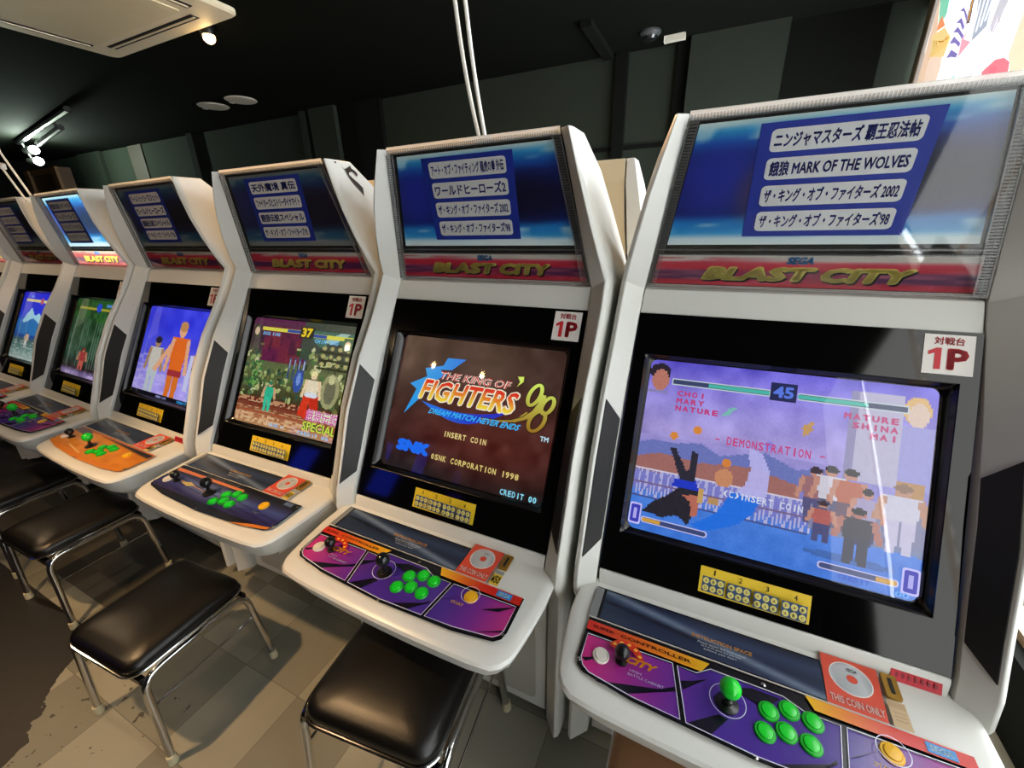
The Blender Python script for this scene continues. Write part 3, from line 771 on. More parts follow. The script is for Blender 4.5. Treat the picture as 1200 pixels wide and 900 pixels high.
def overlay_purple():
    P = Pic(dk(.0035))
    P.poly(OV, '#0a0a0e')
    panels = [[(-.306,-.456),(-.138,-.451),(-.117,-.546),(-.20,-.5425),(-.284,-.531),(-.298,-.522),(-.305,-.508)],
              [(-.128,-.4515),(-.094,-.4525),(-.070,-.4345),(.050,-.4345),(.082,-.4485),(.132,-.4475),(.117,-.546),(0,-.5515),(-.106,-.547)],
              [(.142,-.4475),(.306,-.4435),(.306,-.505),(.302,-.517),(.290,-.5275),(.20,-.541),(.127,-.5455)]]
    def strips(poly, n=14):
        # slice into vertical bands so the colour can run across
        xs = np.linspace(min(p[0] for p in poly), max(p[0] for p in poly), n+1)
        P.up()
        for a, b in zip(xs[:-1], xs[1:]):
            q = clip(clip(poly, a, 1), b, -1)
            if len(q) > 2: P.face(q, purple)
    def clip(poly, xv, sg):
        out = []
        for i in range(len(poly)):
            p, q = poly[i-1], poly[i]; ip, iq = (p[0]-xv)*sg >= 0, (q[0]-xv)*sg >= 0
            if ip != iq: t = (xv-p[0])/(q[0]-p[0]); out.append((xv, p[1]+(q[1]-p[1])*t))
            if iq: out.append(q)
        return out
    for pl in panels: strips(pl)
    for q in ([(-.27,-.541),(-.215,-.5435),(-.128,-.492),(-.126,-.500)], [(-.305,-.508),(-.296,-.512),(-.262,-.489)], [(-.106,-.547),(-.068,-.5505),(-.04,-.512),(-.055,-.51)], [(-.122,-.478),(-.1,-.469),(-.075,-.455),(-.115,-.492)], [(.03,-.5505),(.075,-.548),(.117,-.506),(.117,-.512)], [(-.04,-.455),(.0,-.44),(.045,-.44),(.02,-.468)], [(.135,-.495),(.145,-.49),(.185,-.462)], [(.235,-.480),(.306,-.4435),(.300,-.446),(.275,-.470)], [(.245,-.535),(.306,-.51),(.306,-.505)]):
        P.poly(q, '#0e0a1a')
    for pl in panels: P.ring(pl, .0016, '#d8d4e8')
    # top stripe, red to yellow and back
    xs = np.linspace(-.312, -.072, 13)
    P.up()
    c0, c1 = rgb('#c8281e'), rgb('#e4b41c')
    f = lambda p: c0+(c1-c0)*np.clip((p[0]+.312)/.24, 0, 1)**1.2
    for a, b in zip(xs[:-1], xs[1:]):
        P.face([(a, -.446+.0), (b if b < -.09 else -.09 + (b+.09)*.2, -.446+.004*0), (b, -.424+.0), (a, -.424)], f)
    g = lambda p: c1+(c0-c1)*np.clip((p[0]-.09)/.13, 0, 1)
    xs = np.linspace(.085, .312, 12); P.up()
    for a, b in zip(xs[:-1], xs[1:]): P.face([(a+(.012 if a < .09 else 0), -.4385), (b, -.4385), (b, -.4165), (a, -.4165)], g)
    P.text('SUPER', (-.300, -.4385, -.255, -.4315), '#4a1410', .02); P.text('CONTROLLER', (-.242, -.4385, -.105, -.4315), '#4a1c10', .02)
    P.rect(.250, -.436, .288, -.420, '#2a86cc'); P.text('SEGA', (.254, -.433, .284, -.423), '#bfe0f4', .05, .15)
    # little wordmark behind the white button
    cx, cy = -.226, -.480
    for i in range(12):
        a0 = math.radians(15+i*11.5); a1 = math.radians(15+(i+1)*11.5)
        P.up(); P.face([(cx+r*math.cos(a), cy+r*.95*math.sin(a)) for r, a in ((.024,a0),(.038,a0),(.038,a1),(.024,a1))], '#d2381e')
    for i in range(5):
        a = math.radians(25+i*28); P.poly(ell(cx+.031*math.cos(a), cy+.029*math.sin(a), .004, .003, 8), '#f0b040')
    P.text('CITY', (-.222, -.489, -.166, -.474), '#e8921e', .06, .5)
    P.text('HIGH', (-.212, -.5035, -.190, -.4985), '#c8c0dc', .02); P.text('BATTLE CABINET', (-.214, -.5115, -.148, -.5065), '#c8c0dc', .02)
    P.ring(ell(-.042, -.4855, .030, .029, 36), .0012, '#cfcbe4')
    P.ring(ell(.198, -.461, .023, .022, 30), .0012, '#cfcbe4')
    P.text('START', (.165, -.497, .197, -.490), '#d8a83a', .03)
    return P.mesh('control_overlay', M_PRINT)
def overlay_navy():
    P = Pic(dk(.0035)); P.poly(OV, '#0c0c14')
    c = Cv(64, 24, '#2a2350'); c.grad([(0,'#241c46'),(.3,'#2a2a66'),(.6,'#3c4a86'),(.8,'#2a2a50'),(1,'#15151e')])
    m = np.clip(1-((c.u-.42)/.35)**2-((c.t-.5)/.4)**2, 0, 1); c.put(m, '#7484a8', .6)
    for k2 in range(3): m = np.clip(1-np.abs(c.t-(.78-.55*c.u-.18*k2+.1))/.03, 0, 1); c.put(m, '#12122a', .8)
    P.canvas(c.a[:, :], -.308, -.528, .308, -.434, smooth=True)
    P.poly([(-.312,-.430),(.055,-.430),(.07,-.440),(-.300,-.444)], '#c8703c')
    P.poly([(.16,-.5515),(.23,-.545),(.30,-.531),(.308,-.520),(.24,-.530)], '#c8742a')
    P.line([(-.31,-.47),(-.05,-.488)], .002, '#c88a3a')
    P.rect(.250, -.434, .286, -.419, '#56688c'); P.text('SEGA', (.254, -.431, .282, -.422), '#7888ac', .05)
    P.poly([(-.205,-.484),(-.165,-.472),(-.130,-.480),(-.160,-.492)], '#c0ae72')
    P.text('START', (.185, -.498, .215, -.489), '#9aa0b8', .02)
    return P.mesh('control_overlay', M_PRINT)
def overlay_orange():
    P = Pic(dk(.0035)); P.poly(OV, '#d07a1c')
    c = Cv(64, 24, '#cc7c1c'); c.speck(6, .05)
    m = np.clip(1-((c.u-.25)/.3)**2-((c.t-.6)/.5)**2, 0, 1); c.put(m, '#d89a4a', .6)
    m = np.clip((c.t-(.98-.25*c.u))/.08, 0, 1)*(c.u > .33); c.put(m, '#1a1510', 1.0)
    P.canvas(c.a, -.308, -.530, .308, -.418, smooth=True)
    P.poly([(-.313,-.4155),(.313,-.4155),(.313,-.421),(-.20,-.424)], '#b8683a')
    P.poly([(-.312,-.418),(-.20,-.420),(-.16,-.44),(-.19,-.452),(-.312,-.446)], '#6c5c60')
    P.poly([(-.19,-.452),(-.15,-.43),(-.12,-.45),(-.15,-.475)], '#d89a6a')
    P.line([(-.16,-.515),(-.02,-.532)], .006, '#e0b060')
    return P.mesh('control_overlay', M_PRINT)

# button / stick meshes, each at its own origin
def btn_rim():  return MB().lathe([(.0165,0),(.0168,.0025),(.0155,.0048),(.0125,.0050),(.0120,.0040)], seg=26)
def btn_top():  return MB().lathe([(.0118,.0022),(.0118,.0058),(.0108,.0070),(.006,.0076),(.0005,.0078)], seg=26)
def stick_shaft(): return MB().lathe([(.0195,0),(.0195,.003),(.010,.0048),(.0085,.0055),(.0085,.012),(.0052,.013),(.0052,.034)], seg=18)
def stick_ball(): return MB().ball((0,0,.042), .0178)
def knob_shaft(): return MB().lathe([(.012,0),(.012,.004),(.006,.006),(.006,.016)], seg=16)
def knob_ball(): return MB().ball((0,0,.026), .0150, sz=1.0)

GREEN6 = [(.0243,-.4707),(.0569,-.4551),(.0914,-.4596),(.0159,-.5087),(.0488,-.4950),(.0833,-.4988)]
def cabinet(spec):
    t = thing('arcade_cabinet', spec['label'], 'arcade machine', (spec['x'], spec['y'], 0), spec['rz'], 'white arcade cabinets in the front row')
    shell(t)
    a = part('control_panel', 'tray', tray_mesh, M_WHITE, t, 30)
    ov = link('control_overlay', shared('ov'+spec['ov'], {'p': overlay_purple, 'n': overlay_navy, 'o': overlay_orange}[spec['ov']]), a)
    link('instruction_plate', shared('plate', plate_mesh), a)
    link('coin_sticker', shared('coin', coin_mesh), a)
    link('price_sticker', shared('price%d' % spec.get('tan', 0), lambda: price_mesh(spec.get('tan', 0))), a)
    part('coin_slot', 'slot', slot_mesh, M_BRASS, a); part('slot_gap', 'slotgap', slotgap_mesh, M_DARKSLOT, a)
    def knobs(nm, x, y, rimm, topm, key):
        b = part(nm, 'rim'+key, btn_rim, rimm, t, loc=Vector(deck(x, y, .004)))
        b.rotation_euler = (math.radians(2.9), 0, 0)
        part('button_plunger', 'top'+key, btn_top, topm, b)
    for x, y in GREEN6: knobs('push_button', x, y, M_GREEND, M_GREEN, 'g')
    knobs('start_button', .198, -.461, M_YELLOW, M_YELLOW, 'y'); knobs('select_button', -.270, -.4905, M_WBTN, M_WBTN, 'w')
    j = part('joystick', 'shaft', stick_shaft, M_BLACK, t, loc=Vector(deck(-.042, -.4855, .004)))
    part('joystick_ball', 'ball%d' % spec['ball'], stick_ball, (M_GREEN if spec['ball'] else M_SMOKE), j)
    q = part('side_knob', 'kshaft', knob_shaft, M_BLACK, t, loc=Vector(deck(-.230, -.484, .004))); part('knob_cap', 'kball', knob_ball, M_BLACK, q)
    for x, y in ((-.307,-.4325),(.307,-.4255),(-.3085,-.514),(.3085,-.514),(0,-.5535),(.02,-.424)):
        part('panel_screw', 'screw', lambda: MB().lathe([(.004,0),(.004,.0012),(.002,.0022),(.0003,.0024)], seg=12), M_SCREW, a, loc=Vector(deck(x, y, .0045)))
    # marquee
    lit = spec.get('lit', 0)
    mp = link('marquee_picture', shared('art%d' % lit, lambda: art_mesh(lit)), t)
    link('title_card', card_mesh(spec['card'], spec['cx'], spec['sk']), mp)
    link('brand_strip', shared('strip%d' % lit, lambda: strip_mesh(lit)), t)
    part('marquee_backing', 'back', back_mesh, M_DARKSLOT, t, 0)
    cv = part('marquee_cover', 'cover', cover_mesh, M_COVER, t, 30)
    part('ribbed_border', 'ribs', ribs_mesh, M_RIB, cv, 0); part('cover_lip', 'lip', lip_mesh, M_LIP, cv, 0)
    # screen
    bz = part('screen_bezel', 'bezel', bezel_mesh, M_BLACKGL, t, 0)
    part('screen_shroud', 'shroud', shroud_mesh, M_SHROUD, bz, 60)
    link('player_sticker', shared('badge', badge_mesh), bz); link('button_guide_sticker', shared('guide', guide_mesh), bz)
    s = link('screen', spec['pic']().mesh('screen', M_TUBE), t)
    part('screen_glass', 'crt', crt_mesh, M_CRT, s, 60)
    if spec.get('tag'): link('red_warning_tag', shared('redtag', redtag_mesh), t)
    if spec.get('mark'):
        pts = [(-.013,1.659),(0,1.651),(.014,1.657),(.03,1.665),(.03,1.656),(.043,1.65),(.049,1.641),(.043,1.633),(.038,1.641),(.026,1.647),(.012,1.642),(.009,1.636),(.018,1.627),(.037,1.613),(.05,1.599),(.043,1.575),(.032,1.59),(.017,1.607),(.004,1.631),(.001,1.647)]
        P = Pic(lambda u, v, wz: ((.282+(1.676-v)*.027/.076 if v > 1.6 else .309+(1.6-v)*.0195/.07)+.0034+wz, u, v))
        P.poly(pts, '#2c211c'); P.poly(ell(-.030, 1.668, .004, .003, 10), '#2c211c')
        link('black_emblem', P.mesh('black_emblem', M_PAPER), t)
    return t
def shell(t):
    b = part('cabinet_body', 'body', body_mesh, M_WHITE, t, 35, .0025)
    hd = part('head_back_panel', 'headback', lambda: MB().add([(-.25,.038,1.676),(.25,.038,1.676),(.266,.110,1.60),(-.266,.110,1.60),(-.281,.157,1.50),(.281,.157,1.50),(.314,.228,1.336),(-.314,.228,1.336)] +
        [(-.25,.034,1.676),(.25,.034,1.676),(.266,.106,1.60),(-.266,.106,1.60),(-.281,.153,1.50),(.281,.153,1.50),(.314,.224,1.336),(-.314,.224,1.336)],
        [(0,1,2,3),(3,2,5,4),(4,5,6,7),(0,1,9,8),(7,6,14,15),(8,9,10,11),(11,10,13,12),(12,13,14,15)]), M_CREAM, t, 0)
    for sg, kx in ((-1, 'L'), (1, 'R')):
        sp = part('side_panel', 'side'+kx, lambda: side_mesh(sg), M_WHITE, t, 28, .003)
        part('side_inset', 'inset'+kx, lambda: inset_mesh(sg), M_INSET, sp, 30)
    dr = part('coin_door', 'door', lambda: MB().loops([[(x, -.2745, z) for x, z in rrect(-.27, .085, .285, .475, .018)], [(x, -.2785, z) for x, z in rrect(-.27, .085, .285, .475, .018)]]), M_GREYMET, t, 30, .002)
    part('door_lock', 'lock', lambda: MB().loops([[(x, y, z) for x, z in rrect(.268, .40, .282, .452, .004)] for y in (-.278, -.284)]), M_SHROUD, dr)
    part('cash_box_door', 'cash', lambda: MB().loops([[(x, y, z) for x, z in rrect(-.27, .488, .285, .545, .012)] for y in (-.2745, -.2785)]), M_GREYMET, t, 30, .002)
    for x in (-.28, .28):
        for y in (-.22, .19):
            part('levelling_foot', 'foot', lambda: MB().lathe([(.026,0),(.026,.010),(.010,.014),(.010,.056)], seg=14), M_BLACK, t, loc=(x, y, 0))

# ------------------------------------------------------------------ game pictures
def pic_ship():
    c = Cv(150, 112, '#8c84d8')
    c.grad([(0,'#3f78d8'),(.22,'#4a80dc'),(.25,'#7a78c0'),(.45,'#8f8ad0'),(.60,'#a79ad8'),(.75,'#9a90dc'),(.9,'#8478dc'),(1,'#6c62d8')])
    c.speck(9, .07, (c.t > .55)*1.0); c.speck(22, .03)
    c.poly([(0,.50),(.06,.53),(.14,.525),(.25,.55),(.33,.50),(.49,.56),(.6,.5),(.72,.54),(.72,.40),(0,.36)], '#6c76b8')
    c.poly([(0,.42),(.10,.46),(.25,.44),(.45,.47),(.62,.42),(.62,.36),(0,.34)], '#a06a64')
    c.rect(0, .345, .66, .36, '#d0c8dc')
    for i in range(22):
        x = .01+.03*i
        c.poly([(x,.2),(x+.006,.2),(x+.022,.345),(x+.016,.345)], '#c8c4e4'); c.poly([(x+.022,.2),(x+.028,.2),(x+.012,.345),(x+.006,.345)], '#c8c4e4')
    c.rect(0, .27, .66, .28, '#7a5a70'); c.put((c.t < .345) & (c.t > .2) & (c.u < .66), '#6a74c8', .25)
    c.rect(.0, .185, .66, .20, '#44508c')
    c.rect(.745, .30, .775, .95, '#8a86b0'); c.rect(.775, .5, .91, .945, '#b4b0cc'); c.rect(.91, .5, 1, .80, '#9a98d4')
    c.rect(.91, .40, .985, .54, '#b48a58'); c.poly([(.66,.22),(1,.20),(1,.42),(.66,.40)], '#80829c', .8)
    for x, b, h, tp, tr, hr in ((.665,.25,.28,'#9a6a70','#54507c','#3a2a38'), (.715,.25,.30,'#d0ccd8','#5a5878','#2c2430'), (.775,.24,.31,'#b86a54','#6a5468','#2a2430'), (.83,.2,.27,'#a49ac0','#40406c','#241c2c')):
        c.person(x, b, h, tp, tr, '#c08a78', hr)
    c.person(.93, .20, .32, '#c8c6d8', '#c2bcd8', '#b88a74', '#8a6a58', 1.2)
    c.ell(.79, .115, .14, .02, '#3a62a8', .8); c.person(.81, .10, .27, '#3c3a48', '#34344a', '#b0746a', '#20202c', 1.3); c.person(.70, .17, .2, '#b4605a', '#4c4c78', '#c08a78', '#3a2830', 1.2)
    # tumbling dark bundle on the left and the blue arc
    c.poly([(.05,.11),(.10,.18),(.14,.22),(.20,.30),(.27,.28),(.26,.16),(.24,.09),(.20,.13),(.14,.10)], '#27242e')
    c.poly([(.16,.29),(.27,.29),(.25,.34),(.17,.33)], '#2038c0')
    c.poly([(.13,.50),(.155,.50),(.235,.33),(.19,.33)], '#2c2a38'); c.poly([(.22,.50),(.245,.49),(.25,.33),(.215,.34)], '#2c2a38')
    c.poly([(.20,.25),(.27,.26),(.275,.15),(.25,.14),(.24,.22)], '#b86a58')
    c.ell(.355, .385, .035, .05, '#c88a64'); c.rect(.27, .22, .29, .3, '#c8a060'); c.rect(.31, .23, .35, .27, '#b89060')
    c.poly([(.43,.575),(.48,.55),(.516,.46),(.515,.36),(.495,.30),(.40,.30),(.435,.38),(.445,.46),(.435,.52)], '#b8b4ec', .95)
    c.poly([(.497,.31),(.475,.235),(.43,.165),(.37,.115),(.30,.08),(.25,.10),(.32,.16),(.36,.23),(.385,.32)], '#1f6fe0', .97)
    for x, y, cl in ((.14,.57,'#d88a3c'),(.23,.62,'#d88a3c'),(.62,.72,'#c89a50'),(.355,.47,'#d8843c'),(.50,.60,'#8a86e0')):
        c.ell(x, y, .017, .022, cl)
    c.poly([(.31,.72),(.34,.73),(.37,.78),(.34,.77)], '#7cbcb4'); c.poly([(.605,.68),(.625,.69),(.64,.76),(.62,.75)], '#c49a60')
    c.ell(.045, .93, .045, .05, '#2c2430'); c.ell(.05, .88, .036, .065, '#b87868'); c.rect(.0, .80, .09, .825, '#8a84b8')
    c.ell(.945, .88, .04, .07, '#d8b070'); c.ell(.95, .86, .03, .06, '#d8c0b0')
    c.grain(.015)
    P = Pic(scr).canvas(c.a)
    W, G, D = '#c4d2d8', '#4ab8a8', '#3c4468'
    for u0, u1, g0, g1 in ((.10,.48,.248,.476), (.575,.92,.575,.80)):
        P.rect(u0, .862, u1, .900, W); P.rect(u0+.004, .868, u1-.004, .894, D); P.rect(g0, .871, g1, .891, G)
    P.rect(.478, .845, .570, .942, '#1c2250'); P.text('45', (.488, .862, .56, .925), '#5a7ae0', .04)
    red = '#c0407c'
    for i, (a, b) in enumerate((('CHOI', .085), ('MARY', .105), ('NATURE', .17))): P.mono(a, (.128, .80-.043*i, .128+.0295*len(a), .832-.043*i), red)
    for i, (a, b) in enumerate((('MATURE', .165), ('SHINA', .14), ('MAI', .06))): P.mono(a, (.90-.0285*len(a), .80-.043*i, .90, .832-.043*i), red)
    P.mono('- DEMONSTRATION -', (.30, .567, .69, .612), '#c8447c', .02)
    P.mono('(C)INSERT COIN', (.36, .29, .64, .325), '#d8dcec', .02)
    for u0, u1, q in ((.055,.32,0), (.70,.94,1)):
        P.poly(rrect(u0, .048, u1, .082, .012), '#c8c4f0'); P.poly(rrect(u0+.005, .053, u1-.005, .077, .010), '#3c4878')
        if q: P.rect(.875, .055, .934, .075, '#d0a040')
        else: P.rect(.06, .055, .135, .075, '#d0a040')
    for u0 in (.003, .945): P.poly(rrect(u0, .03, u0+.05, .15, .01), '#c0bcf4'); P.poly(rrect(u0+.006, .04, u0+.044, .14, .008), '#3c3cb0'); P.rect(u0+.018, .06, u0+.032, .12, '#a8a4e8')
    P.mono('CREDIT', (.765, .022, .86, .044), '#1f4cc0', .03); P.text('00', (.93, .012, .97, .036), '#7cb0f0', .03)
    return P
def pic_title():
    c = Cv(64, 48, '#3a1c18')
    c.grad([(0,'#241a18'),(.3,'#42201c'),(.6,'#3c2420'),(1,'#3a2622')])
    m = np.clip(1-((c.u-.62)/.5)**2-((c.t-.35)/.45)**2, 0, 1); c.put(m, '#5a201a', .6)
    c.speck(10, .05); c.speck(22, .03); c.put(np.clip((.15-c.t)/.15, 0, 1), '#1c1818', .5)
    P = Pic(scr).canvas(c.a, smooth=True)
    blue = lambda p: rgb('#1e9ae4')+(rgb('#1e50d8')-rgb('#1e9ae4'))*np.clip((p[0]-.25)/.4, 0, 1)
    P.poly([(.32,.86),(.44,.865),(.36,.775),(.285,.768),(.335,.73),(.22,.66),(.20,.56),(.095,.405),(.15,.60),(.10,.635),(.205,.705),(.185,.765),(.30,.80)], blue)
    P.up()
    xs = np.linspace(0, 1, 13)
    for a, b in zip(xs[:-1], xs[1:]):
        def pt(t, k2): x = .20+.55*t; return (x, .52-.06*math.sin(math.pi*t*.9) - (.075*math.sin(math.pi*t) if k2 else 0) + .05*t)
        P.face([pt(a,1), pt(b,1), pt(b,0), pt(a,0)], lambda p: rgb('#1e70e0')+(rgb('#2030c0')-rgb('#1e70e0'))*np.clip((p[0]-.3)/.3, 0, 1))
    P.line([(.60,.475),(.72,.482),(.80,.515),(.845,.57)], .012, '#b09a3a')
    for off, cl, bo in ((0, '#f2e6d8', .045), (0, '#c02a28', .0)): P.text('THE KING OF', (.292, .700, .730, .757), cl, bo, .25)
    fg = lambda q: rgb('#f0d83c')+(rgb('#d8301c')-rgb('#f0d83c'))*np.clip(q[1]*1.25-.1, 0, 1)
    P.text('FIGHTERS', (.185, .528, .785, .694), '#f6ead0', .075, .22); P.text('FIGHTERS', (.192, .537, .777, .686), fg, .025, .22)
    gg = lambda q: rgb('#a8782a')+(rgb('#d8f06a')-rgb('#a8782a'))*np.clip(q[1], 0, 1)
    lg = lambda p: rgb('#9c7426')+(rgb('#d6ee68')-rgb('#9c7426'))*np.clip((p[1]-.46)/.30, 0, 1)
    def el(cx, cy, rx, ry, tilt, n=30): return [(cx+rx*math.cos(a)+tilt*ry*math.sin(a), cy+ry*math.sin(a)) for a in np.linspace(0, 2*math.pi, n, endpoint=False)]
    tail = [(.918,.70),(.912,.64),(.885,.58),(.84,.53),(.78,.497),(.70,.480),(.60,.474)]
    for ex, cl in ((.006, '#2c1c10'), (0, lg)):
        for cx, cy, rx, ry in ((.872,.690,.040,.080), (.948,.635,.037,.066), (.905,.525,.048,.078)):
            o_ = el(cx, cy, rx+ex, ry+ex, .22); P.ring(o_, .020+2*ex, cl)
        for q in range(len(tail)-1): P.line([tail[q], tail[q+1]], (.030, .027, .024, .020, .014, .008)[q]+2*ex, cl)
        P.poly([(.765-ex,.795+ex),(.800+ex,.80+ex),(.800+ex,.765),(.768,.725-ex),(.782,.762)], cl)
    P.text('DREAM MATCH NEVER ENDS', (.275, .440, .822, .482), '#3cb4f0', .03, .4)
    P.mono('INSERT COIN', (.392, .300, .660, .340), '#e8d088', .03)
    P.text('SNK', (.10, .132, .325, .222), '#1e6cf0', .10, .1)
    P.mono('©SNK CORPORATION 1998', (.342, .126, .870, .166), '#e0c878', .03)
    P.mono('CREDIT 00', (.780, .014, .980, .052), '#8ad8f0', .03); P.text('TM', (.940, .405, .984, .437), '#b8dce8', .03)
    return P
def pic_temple():
    c = Cv(150, 112, '#5c6a3c')
    c.grad([(0,'#b88a5c'),(.08,'#a86a44'),(.24,'#5a2018'),(.27,'#3c3c20'),(.55,'#5c6a40'),(.8,'#3c2a34'),(1,'#5a2048')])
    c.put((c.t > .60) & (c.t < .93) & (c.u > .14) & (c.u < .58), '#5c1440'); c.put((c.t > .60)*(c.t < .95)*(c.u > .14)*(c.u < .62)*np.clip((noise(112, 150, 9)-.45)*3, 0, 1), '#7c2a30', .7); c.put((c.t > .60)*(c.t < .95)*(c.u > .1)*(c.u < .6)*np.clip((noise(112, 150, 14)-.55)*4, 0, 1), '#3a1030', .7); c.put((c.t > .66) & (c.u > .52), '#3a463c')
    # carved green stone: rows of rounded bosses
    for i in range(260):
        x, y = rng.random(), .26+.5*rng.random()
        if .16 < x < .5 and y > .56: continue
        g = rng.choice(['#8a9a5c', '#a8b474', '#4c6a3c', '#2c3a20', '#c0c090', '#6a6a38', '#30503c'])
        c.ell(x, y, .008+.020*rng.random(), .010+.022*rng.random(), g)
    for i in range(40): c.ell(.02+.16*rng.random(), .35+.25*rng.random(), .012, .016, rng.choice(['#3c7a3c', '#6aa04c', '#2c5a30']))
    for i in range(4): c.rect(.44+.045*i, .46, .462+.045*i, .66, '#3c4a6c'); c.rect(.447+.045*i, .56, .455+.045*i, .64, '#a8b4cc')
    c.ell(.56, .46, .045, .10, '#3050a0'); c.ell(.56, .48, .02, .06, '#7090d0')
    for r in range(4): c.rect(.70, .60+.07*r, 1, .615+.07*r, '#2a2c18'); [c.ell(.74+.07*q, .645+.07*r, .018, .018, '#b0a86c') for q in range(4)]
    c.poly([(.55,.93),(1,.93),(1,.80),(.80,.84),(.7,.78),(.6,.86)], '#3c6a5c'); c.poly([(.72,.84),(.86,.93),(.95,.93),(.8,.82)], '#9cc0b8')
    c.ell(.86, .42, .08, .15, '#9a9a6c'); c.ell(.86, .42, .05, .11, '#6a6a50'); c.ell(.86, .52, .03, .04, '#c0c08c')
    for r in range(14):
        v = .02+.017*r; st = noise(112, 150, 30)[r*3]; c.put((np.abs(c.t-v) < .006) & (np.tile(st, (112,1)) > .45), rng.choice(['#d8a878', '#c04a24', '#7a2c18', '#e4c498']), .75)
    c.person(.305, .145, .27, '#28b088', '#2cc098', '#c8a078', '#2c7858', 1.25)
    c.person(.70, .15, .42, '#e4d8b8', '#cc3018', '#e4c8a0', '#e8dca0', 1.0)
    c.poly([(.61,.17),(.70,.17),(.69,.36),(.64,.36)], '#d43418'); c.poly([(.72,.2),(.80,.2),(.77,.36),(.70,.36)], '#c02a14'); c.ell(.70, .36, .06, .025, '#d8dce4')
    c.grain(.05)
    P = Pic(scr).canvas(c.a)
    P.rect(.10, .885, .49, .918, '#d8d44c'); P.rect(.62, .865, .97, .90, '#d8d44c'); P.rect(.36, .888, .49, .915, '#2a4a9c'); P.rect(.62, .868, .74, .897, '#2a4a9c')
    P.mono('DUCK KING', (.12, .84, .30, .872), '#7ac0f0', .04); P.mono('CHIN 2ND', (.64, .82, .86, .855), '#7ac0f0', .04)
    P.rect(.49, .85, .62, .955, '#2a2a20'); P.text('37', (.505, .86, .605, .945), '#e8c82c', .05)
    P.rect(.02, .80, .09, .93, '#3a3c2c'); P.poly(ell(.055, .87, .025, .04), '#c8b090'); P.rect(.90, .78, .985, .89, '#486a4c'); P.poly(ell(.94, .83, .025, .035), '#d8c0a0')
    for o_, cl, bo in ((0, '#d8ecc0', .10), (0, '#d050a8', .02)): P.text('餓狼伝説', (.70, .145, .985, .245), cl, bo)
    for o_, cl, bo in ((0, '#3c4a20', .09), (0, '#cce050', .02)): P.text('SPECIAL', (.69, .06, .985, .135), cl, bo)
    P.mono('LEVEL 4', (.38, .02, .52, .05), '#8ac4f0', .03); P.mono('CREDIT 00', (.66, .012, .94, .045), '#8ac4f0', .03)
    return P
def pic_trio():
    c = Cv(120, 90, '#4a48d8')
    c.grad([(0,'#b0a0ec'),(.25,'#9c92ec'),(.5,'#4c50e0'),(.8,'#2c34dc'),(1,'#3a40e4')])
    st = np.repeat(noise(90, 120, 40)[:, ::8], 8, axis=1)[:, :120]; c.put((c.t < .45) & (st > .55), '#c8bcf0', .5); c.speck(8, .05)
    c.person(.25, .0, .66, '#c8c4b8', '#b8c4c8', '#a8845c', '#241c20', 1.0)
    c.person(.90, -.04, .70, '#5a2838', '#9cace4', '#d8a488', '#20202c', .95); c.poly([(.75,.14),(.81,.14),(.81,.52),(.76,.52)], '#c4c8e8'); c.poly([(.25,.30),(.44,.62),(.48,.66),(.47,.56),(.30,.27)], '#e4a880')
    c.person(.58, -.12, .98, '#e2691c', '#d8701c', '#e4a880', '#c08a50', .8); c.rect(.48, .27, .68, .33, '#a02c30')
    c.rect(0, 0, 1, .045, '#0a0a14'); c.grain(.02)
    P = Pic(scr).canvas(c.a)
    P.mono('INSERT COIN', (.40, .008, .56, .030), '#a8b0e8', .03); P.mono('CREDIT 00', (.72, .008, .93, .034), '#3ca8f0', .03)
    return P
def pic_bamboo():
    c = Cv(80, 60, '#1c3c20')
    c.grad([(0,'#8a78a0'),(.05,'#7a6894'),(.10,'#241c1c'),(.25,'#2c4a38'),(.5,'#28482c'),(.75,'#1c4420'),(1,'#16301c')])
    c.speck(14, .10)
    for i in range(20):
        x = .02+.05*i; c.rect(x, .12, x+.012, .75, rng.choice(['#6c8a78', '#3c5c44', '#8aa494', '#2c4030']), .6)
    c.put((c.t > .72) & (noise(60, 80, 16) > .45), '#2c6a24', .7)
    c.person(.40, .08, .28, '#a03c38', '#c05a4c', '#c08060', '#8a3028', 1.8); c.grain(.03)
    P = Pic(scr).canvas(c.a)
    P.rect(.08, .865, .46, .895, '#a8a030'); P.rect(.54, .865, .94, .895, '#a8a030'); P.poly(ell(.5, .90, .05, .06), '#2048c8'); P.text('REN', (.64, .92, .80, .955), '#5a90e0', .04)
    P.mono('CREDIT 02', (.6, .01, .9, .04), '#d0b8e8', .03); P.mono('LEVEL 4', (.1, .01, .3, .04), '#d0b8e8', .03)
    return P
def pic_ice():
    c = Cv(80, 60, '#1c3ad0')
    c.grad([(0,'#a8b8b0'),(.14,'#6c8c84'),(.28,'#44605c'),(.34,'#1c4c98'),(.55,'#2478c4'),(.66,'#2036d8'),(1,'#2c2ce0')])
    c.poly([(.12,.55),(.3,.78),(.42,.66),(.52,.70),(.66,.62),(.82,.80),(1,.66),(1,.52),(.6,.46)], '#a8d8e8'); c.poly([(.1,.5),(.4,.62),(.7,.5),(1,.6),(1,.36),(.1,.36)], '#2c74b4')
    for r in range(9): c.put((np.abs(c.t-.03*r-.02) < .008) & (noise(60, 80, 12) > .45), '#c4d0c8', .6)
    c.person(.36, .18, .22, '#c8b490', '#d0d0c8', '#d0a080', '#403028', 1.3); c.person(.70, .08, .32, '#2448c8', '#2c58d8', '#d0b090', '#c8d8f0', 1.2); c.grain(.03)
    P = Pic(scr).canvas(c.a)
    P.rect(.10, .86, .48, .90, '#e8d890'); P.rect(.56, .86, .95, .90, '#e8d890'); P.poly(ell(.52, .88, .035, .05), '#c05a5c'); P.text('96', (.2, .92, .3, .96), '#8ab0f0', .03)
    return P

